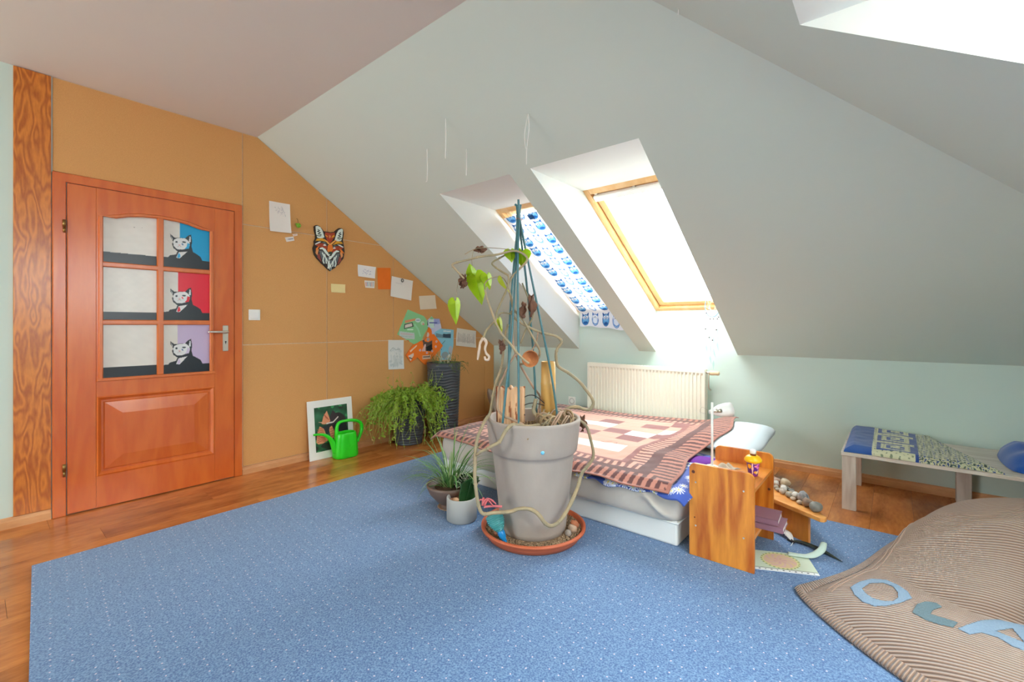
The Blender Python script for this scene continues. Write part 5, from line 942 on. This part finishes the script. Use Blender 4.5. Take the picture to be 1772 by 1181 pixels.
# purple cup with yellow lid and bottle top
cu = thing('kids_cup', (3.232, -1.625, .378), 'purple patterned cup with yellow lid and white-capped bottle in it', 'cup')
cc = (3.232, -1.625, .3785)
V, F = lathe([(0, 0), (.020, 0), (.0215, .004)]+[(.0215+.0095*t, .004+.073*t) for t in np.linspace(.03, 1, 34)]+[(0, .078)], cc, 90)
co = mk('cup_body', V, F, M('printed_cup', None, .3, vc=True), cu, True); A2 = np.array(V)-np.array(cc); th = np.arctan2(A2[:, 1], A2[:, 0]); q = Pt(th*.028, A2[:, 2], (98, 36, 140)); th0 = -.75*.028
q.m(A2[:, 2] < .012, (150, 50, 140))
for dx, z, rx, ry, c_ in ((.008, .052, .011, .014, (236, 130, 214)), (.011, .055, .006, .007, (200, 60, 170)), (-.008, .066, .008, .004, (250, 190, 150)), (-.004, .052, .007, .005, (246, 150, 160)), (-.004, .022, .009, .006, (246, 176, 40)), (.006, .020, .008, .009, (252, 214, 150)), (.008, .012, .004, .004, (60, 40, 60)), (.013, .03, .004, .006, (250, 200, 220)), (-.02, .04, .004, .03, (240, 196, 190)), (.03, .04, .01, .01, (236, 130, 214)), (-.035, .05, .01, .012, (246, 176, 40))): q.ell(th0+dx, z, rx, ry, c_)
setcol(co, q.c)
mk('lid', *lathe([(0, .066), (.033, .068), (.039, .073), (.040, .080), (.037, .086), (.030, .096), (.022, .101), (0, .101)], cc, 48), M('yellow_plastic', (250, 196, 20), .35), cu, True)
mk('bottle_neck', *lathe([(0, .1), (.014, .1), (.012, .112), (0, .114)], cc, 30), M('amber_plastic', (110, 50, 30), .2), cu, True); mk('bottle_cap', *lathe([(0, .110), (.0145, .110), (.0150, .124), (.0125, .129), (0, .129)], cc, 30), white, cu, True)
# two mauve books
mau = M('mauve_cover', (150, 108, 124), .6); pg = M('page_block', (226, 218, 214), .8, noise=(400, .3, (196, 188, 186), (1, 1, 6)))
def book(cx_, cy_, z, lx, ly, h, ang, lab, rib=False):
    t = thing('book', (cx_, cy_, z), lab, 'book', 'books on the lower shelf'); g_ = lambda b_: rotz(b_, ang, cx_, cy_)
    x0, x1, y0, y1 = cx_-lx/2, cx_+lx/2, cy_-ly/2, cy_+ly/2
    mk('cover', *J(g_(box(x0, x1, y0, y1, z, z+.0025, .0008)), g_(box(x0, x1, y0, y1, z+h-.0025, z+h, .0008)), g_(box(x0, x1, y0, y0+.0025, z, z+h, .0008))), mau, t)
    mk('page_block', *g_(box(x0+.003, x1-.003, y0+.0026, y1-.004, z+.0026, z+h-.0026)), pg, t)
    if rib: mk('ribbon', *g_(J(box(x1-.004, x1+.0, y0+.06, y0+.066, z+h-.004, z+h-.0026), box(x1+.0, x1+.001, y0+.06, y0+.066, z-.028, z+h-.003))), M('pale_ribbon', (226, 204, 206), .6), t)
book(3.268, -1.66, .1635, .22, .145, .026, .02, 'lower mauve book with a pale ribbon hanging on low shelf', True); book(3.250, -1.655, .1905, .21, .145, .027, .05, 'upper mauve hardback book lying on the other one')
# ---------------------------------------------------------------- low corner stool with stones
st = thing('corner_stool', (3.28, -1.18, CZ), 'low triangular pine stool behind the shelf, covered with stones', 'stool')
pinep = woodM('pale_pine_top', (236, 172, 96), (216, 136, 58), .42, (2, 7, 7), 6, coat=.2)
tri = [(3.512, -1.462), (3.520, -1.44), (3.235, -.955), (3.16, -.87), (3.035, -1.06), (3.03, -1.20), (3.495, -1.47)]
bevel(mk('stool_top', *prism(tri[::-1], lambda a, b, h: (a, b, h), .165, .188), pinep, st), .004, 3)
mk('front_board', *prism([(3.442, -1.268-.09), (3.435, -1.375), (3.08, -1.185), (3.088, -1.17)][::-1], lambda a, b, h: (a, b, h), CZ, .165), pine, st)
mk('side_board', *prism([(3.20, -.965), (3.216, -.957), (3.40, -1.33), (3.384, -1.338)][::-1], lambda a, b, h: (a, b, h), CZ, .165), pine, st)
r = np.random.RandomState(44); pal_ = [(222, 208, 192), (208, 186, 162), (172, 164, 152), (200, 164, 142), (140, 140, 134), (218, 194, 168), (184, 176, 160), (232, 226, 216), (166, 136, 114)]
sm_ = [M('pebble_skin', c_, .6, noise=(45, .8, [k*.72 for k in c_]), bump=(90, .4)) for c_ in pal_]
PB = []; done = []; tip = np.array((3.505, -1.452)); e1 = np.array((-.275, .47)); e2 = np.array((-.40, .20)); SP = []
spec = [(.035, .03, .026, 8, 'smooth grey stone nearest the stool tip', (136, 134, 126)), (.030, .028, .03, 9, 'dark slate-blue and white stone near the stool tip', (72, 80, 92)), (.042, .028, .022, 1, 'largest tan stone at the back of the stone heap', (206, 182, 150)), (.028, .030, .028, 7, 'chalk-white stone at the heap edge next to pine panel', (232, 226, 216))]
poss = [(3.465, -1.395), (3.405, -1.30), (3.285, -1.075), (3.205, -1.13)]
for (a, b_, c_, k, lab, col_), (x, y) in zip(spec, poss):
    tag(mk('stone', *pebble((x, y, .189+c_*.93), (a, b_, c_), 200+k, 2), M('named_stone', col_, .55, noise=(40, .8, (190, 188, 184) if k == 9 else [q*.75 for q in col_]), bump=(80, .3)), smooth=True), lab, 'stone', 'stones on the low stool'); done.append((x, y, max(a, b_)))
tries = 0; cnt = 0
while cnt < 34 and tries < 9000:
    tries += 1; s_, t_ = r.rand(), r.rand()
    p = tip+e1*(.10+.72*s_)+e2*(t_*.50*(.2+s_)); a = r.uniform(.016, .031)
    if not inpoly(np.array([p[0]]), np.array([p[1]]), [(3.49, -1.45), (3.225, -.985), (3.16, -.93), (3.06, -1.08), (3.06, -1.19)])[0]: continue
    if p[1] < -1.20 and False: continue
    if any((p[0]-x)**2+(p[1]-y)**2 < (a+b_)**2*.60 for x, y, b_ in done): continue
    done.append((p[0], p[1], a)); cnt += 1; col_i = r.randint(len(pal_)); c_ = a*r.uniform(.55, .8)
    PB.append((mk('stone', *pebble((p[0], p[1], .189+c_*.95), (a, a*r.uniform(.7, 1), c_), 300+cnt, 2), sm_[col_i], smooth=True), col_i, p, a))
CN = ['cream', 'light brown', 'grey', 'reddish-tan', 'dark grey', 'sandy', 'greenish-grey', 'off-white', 'brown']; key = {}
for o, k, p, a in PB:
    d_ = np.linalg.norm(p-tip); w_ = 'near the stool tip' if d_ < .24 else 'in mid heap' if d_ < .38 else 'close to the pine shelf'; key.setdefault((CN[k], w_), []).append((a, o))
for (c_, w_), L__ in key.items():
    L__.sort(key=lambda q_: -q_[0])
    for i, (a, o) in enumerate(L__):
        sz = '' if len(L__) == 1 else ('largest ', 'smaller ')[i > 0] if len(L__) == 2 else ('largest ', 'second largest ', 'third largest ', 'fourth largest ', 'fifth largest ')[min(i, 4)]
        tag(o, '%s%s pebble %s on the low pine stool' % (sz, c_, w_), 'stone', 'stones on the low stool')
# ---------------------------------------------------------------- things on the carpet by the shelf
c0 = np.array((3.518, -1.702)); uu = np.array((-.885, -.445)); uu /= np.linalg.norm(uu); vv_ = np.array((-.38, .92)); vv_ /= np.linalg.norm(vv_)
A3 = c0; B3 = c0+uu*.285; C3_ = B3+vv_*.19; D3 = c0+vv_*.19
def mandala(u, v):
    q = pt(u, v, (212, 224, 202)); x = (u-.52)*1.5; y = v-.53; d = np.hypot(x, y*1.05); a = np.arctan2(y, x)
    q.m(d < .44, (226, 220, 160)); q.m((np.abs(d-.42) < .022) & (np.sin(a*26) > .2), (150, 166, 110)); q.m(d < .37, (228, 198, 160)); q.m((d < .35) & (np.sin(a*9+d*30) > .3), (226, 188, 180)); q.m((d < .16) & (np.sin(a*6) > 0), (222, 178, 170)); q.m(v < .085, (238, 240, 240)); q.m(np.abs(v-.105) < .012, (80, 84, 80))
    for k in range(11): q.ell(.06+.087*k, .04, .018 if k % 2 else .01, .018, (30, 30, 34))
    return q.c
tag(sheet('mandala_board', [(*C3_, CZ+.004), (*D3, CZ+.004), (*A3, CZ+.004), (*B3, CZ+.004)], 150, 110, mandala, vc, None, .003, 0, (0, 0, 1)), 'pale green board with a round pastel mandala lying on carpet', 'board')
def ribbonf(P_, w, m, n=5, tw=0):
    P_ = smoothpath(P_, 5); T_ = np.gradient(P_, axis=0); T_ /= np.linalg.norm(T_, axis=1)[:, None]; V = []; k_ = len(P_)
    for i in range(k_):
        t = i/(k_-1); s_ = np.cross(T_[i], (0, 0, 1)); s_ /= np.linalg.norm(s_); ww = np.interp(t, np.linspace(0, 1, len(w)), w)
        for j in range(n): b_ = (j/(n-1)-.5)*2; V.append(P_[i]+s_*ww*b_+np.array([0, 0, .25*ww*(1-b_*b_)+tw*b_*ww]))
    return V, [[i*n+j, i*n+j+1, (i+1)*n+j+1, (i+1)*n+j] for i in range(k_-1) for j in range(n-1)]
fw_ = M('white_feather', (226, 226, 222), .8, bump=(120, .4)); fg = M('mint_feather', (196, 216, 204), .8, bump=(120, .4)); fd = M('dark_feather', (46, 54, 46), .7, bump=(120, .4))
f1 = thing('white_feather', (3.33, -1.38, CZ), 'curved white feather nearest the pine shelf, with dark knot', 'feather')
o = mk('vane', *ribbonf([(3.27, -1.325, .022), (3.30, -1.345, .035), (3.34, -1.37, .034), (3.368, -1.415, .02)], [.006, .022, .022, .008], fw_), fw_, f1, True); duv_th(o, .001); mk('knot', *tube([(3.362, -1.405, .02), (3.378, -1.435, .016)], .005, 8), M('black_thread', (36, 32, 36), .7), f1, True); mk('quill', *tube([(3.376, -1.43, .017), (3.372, -1.475, .014)], .0018, 6), fw_, f1)
o = mk('mint_feather', *ribbonf([(3.375, -1.575, .016), (3.42, -1.565, .018), (3.465, -1.545, .022), (3.50, -1.49, .038), (3.508, -1.44, .06)], [.022, .018, .022, .018, .012], fg), fg, smooth=True); duv_th(o, .001); tag(o, 'pale mint feather curling up at one end on the carpet', 'feather')
o = mk('dark_feather', *ribbonf([(3.345, -1.405, .012), (3.42, -1.405, .02), (3.50, -1.435, .018), (3.585, -1.49, .010)], [.006, .016, .016, .001], fd), fd, smooth=True); duv_th(o, .001); tag(o, 'long pointed dark feather on the carpet in front of stool', 'feather')
# ---------------------------------------------------------------- bench with quilt and blue throw
bn = thing('bench', (4.35, -.37, 0), 'long whitewashed wooden bench standing along the right wall', 'bench')
bevel(mk('bench_top', *box(3.522, 5.18, -.705, -.03, .333, .353), whitewt, bn)); 
for (x0, x1, y0, y1) in ((3.526, 3.596, -.690, -.650), (3.526, 3.596, -.12, -.05), (4.075, 4.145, -.12, -.05), (5.08, 5.15, -.69, -.65), (5.08, 5.15, -.12, -.05)):
    bevel(mk('leg', *box(x0, x1, y0, y1, 0, .333), whitew, bn))
mk('rail', *box(3.596, 5.08, -.085, -.065, .29, .333), whitewt, bn)
def quilt(u, v):
    x = 3.535+.0*u+u*(.425+.255*(1-v)); y = -.70+v*.64; y = y+.01*np.sin(u*9)
    e = np.minimum.reduce([u*14.0, (1-u)*12, v*14, (1-v)*14]); e = np.clip(e, 0, 1)**.5
    return x, y, .355+e*(.042+.026*v-.018*u)+.004*noise2(x, y, 22, 4)*e
V, F, u, v = grid(quilt, 400, 300); o = mk('folded_quilt', V, F, vcfab, smooth=True); V = np.array(V); X_, Y_ = V[:, 0]-3.535, V[:, 1]+.70
q = Pt(X_, Y_, (40, 84, 158)); q.c += (noise2(X_, Y_, 30, 2)*8)[:, None]; cream = (206, 208, 176)
fl_ = noise2(X_, Y_, 260, 5)+noise2(X_, Y_, 150, 9)*.7
iv = X_ > .345; q.m(iv, cream); q.m(iv & (fl_ > .28), (84, 106, 96)); q.m(iv & (fl_ < -.42), (60, 84, 138)); q.m(iv & (fl_ > .62), (44, 62, 62)); q.m(iv & (np.abs(fl_) < .04), (190, 176, 120))
fr_ = (X_ > .135) & (X_ < .345); q.m(fr_, cream); q.m(fr_ & (fl_ > .5), (120, 134, 110))
nb = (30, 70, 148)
for k in range(3):
    z0 = .012+.21*k; x0 = .155
    for (a, b_, c_, d_) in ((.0, .03, .175, .05), (.0, .03, .02, .19), (.0, .17, .12, .19), (.155, .03, .175, .19), (.045, .075, .13, .095), (.045, .075, .065, .15), (.11, .11, .13, .15), (.045, .135, .09, .15)):
        q.m((X_ > x0+a) & (X_ < x0+c_) & (Y_ > z0+b_) & (Y_ < z0+d_), nb)
q.m((X_ > .330) & (X_ < .345), nb); setcol(o, q.c); duv_th(o, .0); o.modifiers.clear(); tag(o, 'folded quilt, blue with Greek key border and cream floral part', 'quilt')
bm_ = M('royal_blue_fleece', (14, 82, 168), .95, sheen=.4, bump=(160, .3))
def thr(u, v):
    a = u*PI; x = 4.265+.55*v; rr = .075; ys = -.36; e = np.clip(v*8, 0, 1)**.5
    y = ys-.27*np.cos(a)*(.86+.14*e); z = .355+(.085+.02*np.sin(5*v+1))*np.sin(a)**.65*e*(1+.10*np.sin(u*24+v*5+np.sin(v*9))); return x-.03*np.sin(a)*(1-v), y, z
V, F, u, v = grid(thr, 70, 40); F.append([i for i in range(70)]); o = mk('blue_throw', V, F, bm_, smooth=True); tag(o, 'royal blue fleece throw folded on the bench, right of quilt', 'throw')
# ---------------------------------------------------------------- corduroy bean bag
cdm = bpy.data.materials.new('brown_corduroy'); cdm.use_nodes = True; nt = cdm.node_tree; N = nt.nodes; L = nt.links; b = N['Principled BSDF']; b.inputs['Roughness'].default_value = .95; b.inputs['Sheen Weight'].default_value = .4
at_ = N.new('ShaderNodeAttribute'); at_.attribute_name = 'rib'
sn_ = mth('SINE', mth('MULTIPLY', at_.outputs['Fac'], PI2/.0118)); mx = N.new('ShaderNodeMix'); mx.data_type = 'RGBA'; L.new(mth('MULTIPLY_ADD', sn_, .5, .5), mx.inputs[0]); mx.inputs[6].default_value = rgba((132, 104, 88)); mx.inputs[7].default_value = rgba((190, 160, 140)); L.new(mx.outputs[2], b.inputs['Base Color'])
bpn = N.new('ShaderNodeBump'); bpn.inputs['Strength'].default_value = 1.; bpn.inputs['Distance'].default_value = .0035; L.new(mth('ADD', sn_, 1.), bpn.inputs['Height']); L.new(bpn.outputs[0], b.inputs['Normal'])
A4, AB, AD = np.array((3.47, -1.895)), np.array((.50, 1.15)), np.array((1.30, -.42))
def bagxy(s, t):
    x = A4[0]+AB[0]*s+AD[0]*t; y = A4[1]+AB[1]*s+AD[1]*t
    bow = .30*np.sin(np.clip(t, 0, 1)*PI)**.7*(1-np.clip(s, 0, 1))**2; b2 = .05*np.sin(np.clip(t, 0, 1)*PI)*np.clip(s, 0, 1)**2; b3 = .03*np.sin(np.clip(s, 0, 1)*PI*2)
    return x+b3*(t < .5)*(1-2*np.clip(t, 0, .5)), y-bow+b2, None
def bagh(s, t):
    e = lambda q_, k: 1-np.exp(-np.clip(q_, 0, 1)/k)
    ed = e(s, .045)*e(1-s, .10)*e(t, .05+.05*np.clip(s-.3, 0, 1))*e(1-t, .1)
    kt = np.clip((t-.27)/.4, 0, 1); sc = .285+.24*kt*kt*(3-2*kt)
    k = np.clip((s-sc)/.42, 0, 1); bulge = .31*(k*k*(3-2*k))*(.45+.55*np.clip(t*2.6, 0, 1)**.8)
    flap = .115+.02*np.sin(t*5)*np.exp(-(s/.25)**2)
    crease = -.045*np.exp(-((s-sc)/.035)**2)*np.clip(t*6, 0, 1)
    wr = .014*np.sin(26*s-9*t+2*np.sin(7*t))*np.clip((s-.35)*3, 0, 1)*np.exp(-((t-.12)/.25)**2)+.016*np.exp(-((s-.40-.5*t)/.03)**2)*np.clip((.6-t)*2, 0, 1)+.012*np.exp(-((s-.62+.3*t)/.04)**2)
    return CZ+.003+ed*(flap+bulge+crease+wr)
def bagf(u, v):
    x, y, _ = bagxy(v, u); return x, y, bagh(v, u)
V, F, u, v = grid(bagf, 300, 300)
bb = thing('bean_bag', (4.3, -1.7, CZ), 'large brown corduroy bean bag with light blue letters', 'bean bag')
def rib(o, val): a = o.data.attributes.new('rib', 'FLOAT', 'POINT'); a.data.foreach_set('value', np.asarray(val, np.float32))
V = np.array(V); o = mk('bag_body', V, F, cdm, bb, True); rib(o, V[:, 1]+.35*(V[:, 2])+.03*np.sin(V[:, 0]*3))
# flat hem all round, with ribs running across it
hem = []; 
ring_s = [(0, t) for t in np.linspace(0, 1, 90)]+[(s, 1) for s in np.linspace(0, 1, 90)]+[(1, t) for t in np.linspace(1, 0, 90)]+[(s, 0) for s in np.linspace(1, 0, 90)]
V = []; Rv = []; acc = 0; last = None; cen = np.array(bagxy(np.array([.5]), np.array([.5]))[:2]).ravel()
for s_, t_ in ring_s:
    x, y, _ = bagxy(np.array([s_*1.]), np.array([t_*1.])); p = np.array((x[0], y[0])); si = np.clip(s_, .012, .988); ti = np.clip(t_, .012, .988); xi, yi, _ = bagxy(np.array([si]), np.array([ti])); zi = bagh(np.array([si]), np.array([ti]))[0]
    d = p-cen; dn = d/np.linalg.norm(d); acc += 0 if last is None else np.linalg.norm(p-last); last = p
    V += [(xi[0], yi[0], zi+.002), (p[0]+dn[0]*.010, p[1]+dn[1]*.010, CZ+.026), (p[0]+dn[0]*.022, p[1]+dn[1]*.022, CZ+.012), (p[0]+dn[0]*.016, p[1]+dn[1]*.016, CZ+.002)]; Rv += [acc]*4
n_ = len(ring_s); F = [[4*i+j, 4*i+j+1, 4*((i+1) % n_)+j+1, 4*((i+1) % n_)+j] for i in range(n_) for j in range(3)]
o = mk('hem', V, F, cdm, bb, True); rib(o, Rv)
for t0 in (.045, .058):
    sp2 = np.linspace(.05, .97, 60); xx_, yy_, _ = bagxy(sp2, np.full(60, t0)); zz_ = bagh(sp2, np.full(60, t0)); o = mk('seam', *tube(np.stack([xx_, yy_, zz_+.0015], 1), .0028, 5), cdm, bb, True); rib(o, np.zeros(len(o.data.vertices)))
denim = M('denim_patch', (128, 152, 176), .95, noise=(220, .6, (150, 174, 196)), bump=(300, .4)); denim2 = M('grey_denim_patch', (112, 136, 146), .95, noise=(220, .5), bump=(300, .4))
# inverse of bagxy by sampling: drape a patch on the surface
_gs, _gt = np.meshgrid(np.linspace(0, .5, 260), np.linspace(0, .9, 420)); _gx, _gy, _ = bagxy(_gs.ravel(), _gt.ravel()); _gz = bagh(_gs.ravel(), _gt.ravel())
Minv = np.linalg.inv(np.array([AB, AD]).T)
def surf(x, y):
    st_ = Minv @ np.array([x-A4[0], y-A4[1]]); s, t = st_[0].copy(), st_[1].copy()
    for _i in range(6):
        X2, Y2, _ = bagxy(s, t); d = Minv @ np.array([x-X2, y-Y2]); s += d[0]; t += d[1]
    return bagh(s, t)
def patch(pts, m, lab, holes=()):
    xs = [p[0] for p in pts]; ys = [p[1] for p in pts]
    V, F, P = maskgrid(pts, min(xs), max(xs), min(ys), max(ys), 90, 70, lambda a, b_, h: np.stack([a, b_, surf(a, b_)+.0035+h], 1), .003, holes); o = mk('letter_patch', V, F, m, bb, True); o['label'] = lab
patch([(3.64, -1.919), (3.666, -1.863), (3.702, -1.821), (3.748, -1.813), (3.788, -1.847), (3.811, -1.884), (3.821, -1.93), (3.787, -1.987), (3.75, -2.021), (3.717, -2.03), (3.683, -2.012), (3.656, -1.972)], denim, 'light blue denim letter O', [[(3.675, -1.926), (3.698, -1.866), (3.738, -1.844), (3.768, -1.863), (3.783, -1.908), (3.783, -1.954), (3.768, -1.987), (3.74, -1.997), (3.711, -1.988), (3.691, -1.964)]])
patch([(3.82, -2.031), (3.834, -1.969), (3.86, -1.929), (3.887, -1.919), (3.9, -1.936), (3.875, -1.978), (3.866, -2.016), (3.89, -2.018), (3.933, -2.022), (3.92, -2.06), (3.888, -2.065), (3.855, -2.059)], denim2, 'grey-blue denim letter L')
patch([(3.932, -2.06), (3.992, -1.961), (4.06, -1.876), (4.099, -1.88), (4.15, -1.95), (4.20, -2.09), (4.16, -2.12), (4.12, -2.04), (4.075, -2.07), (4.05, -2.066), (4.025, -2.039), (3.987, -2.04), (3.957, -2.075)], denim, 'light blue denim letter A', [[(4.022, -2.001), (4.068, -1.94), (4.085, -2.022)]])
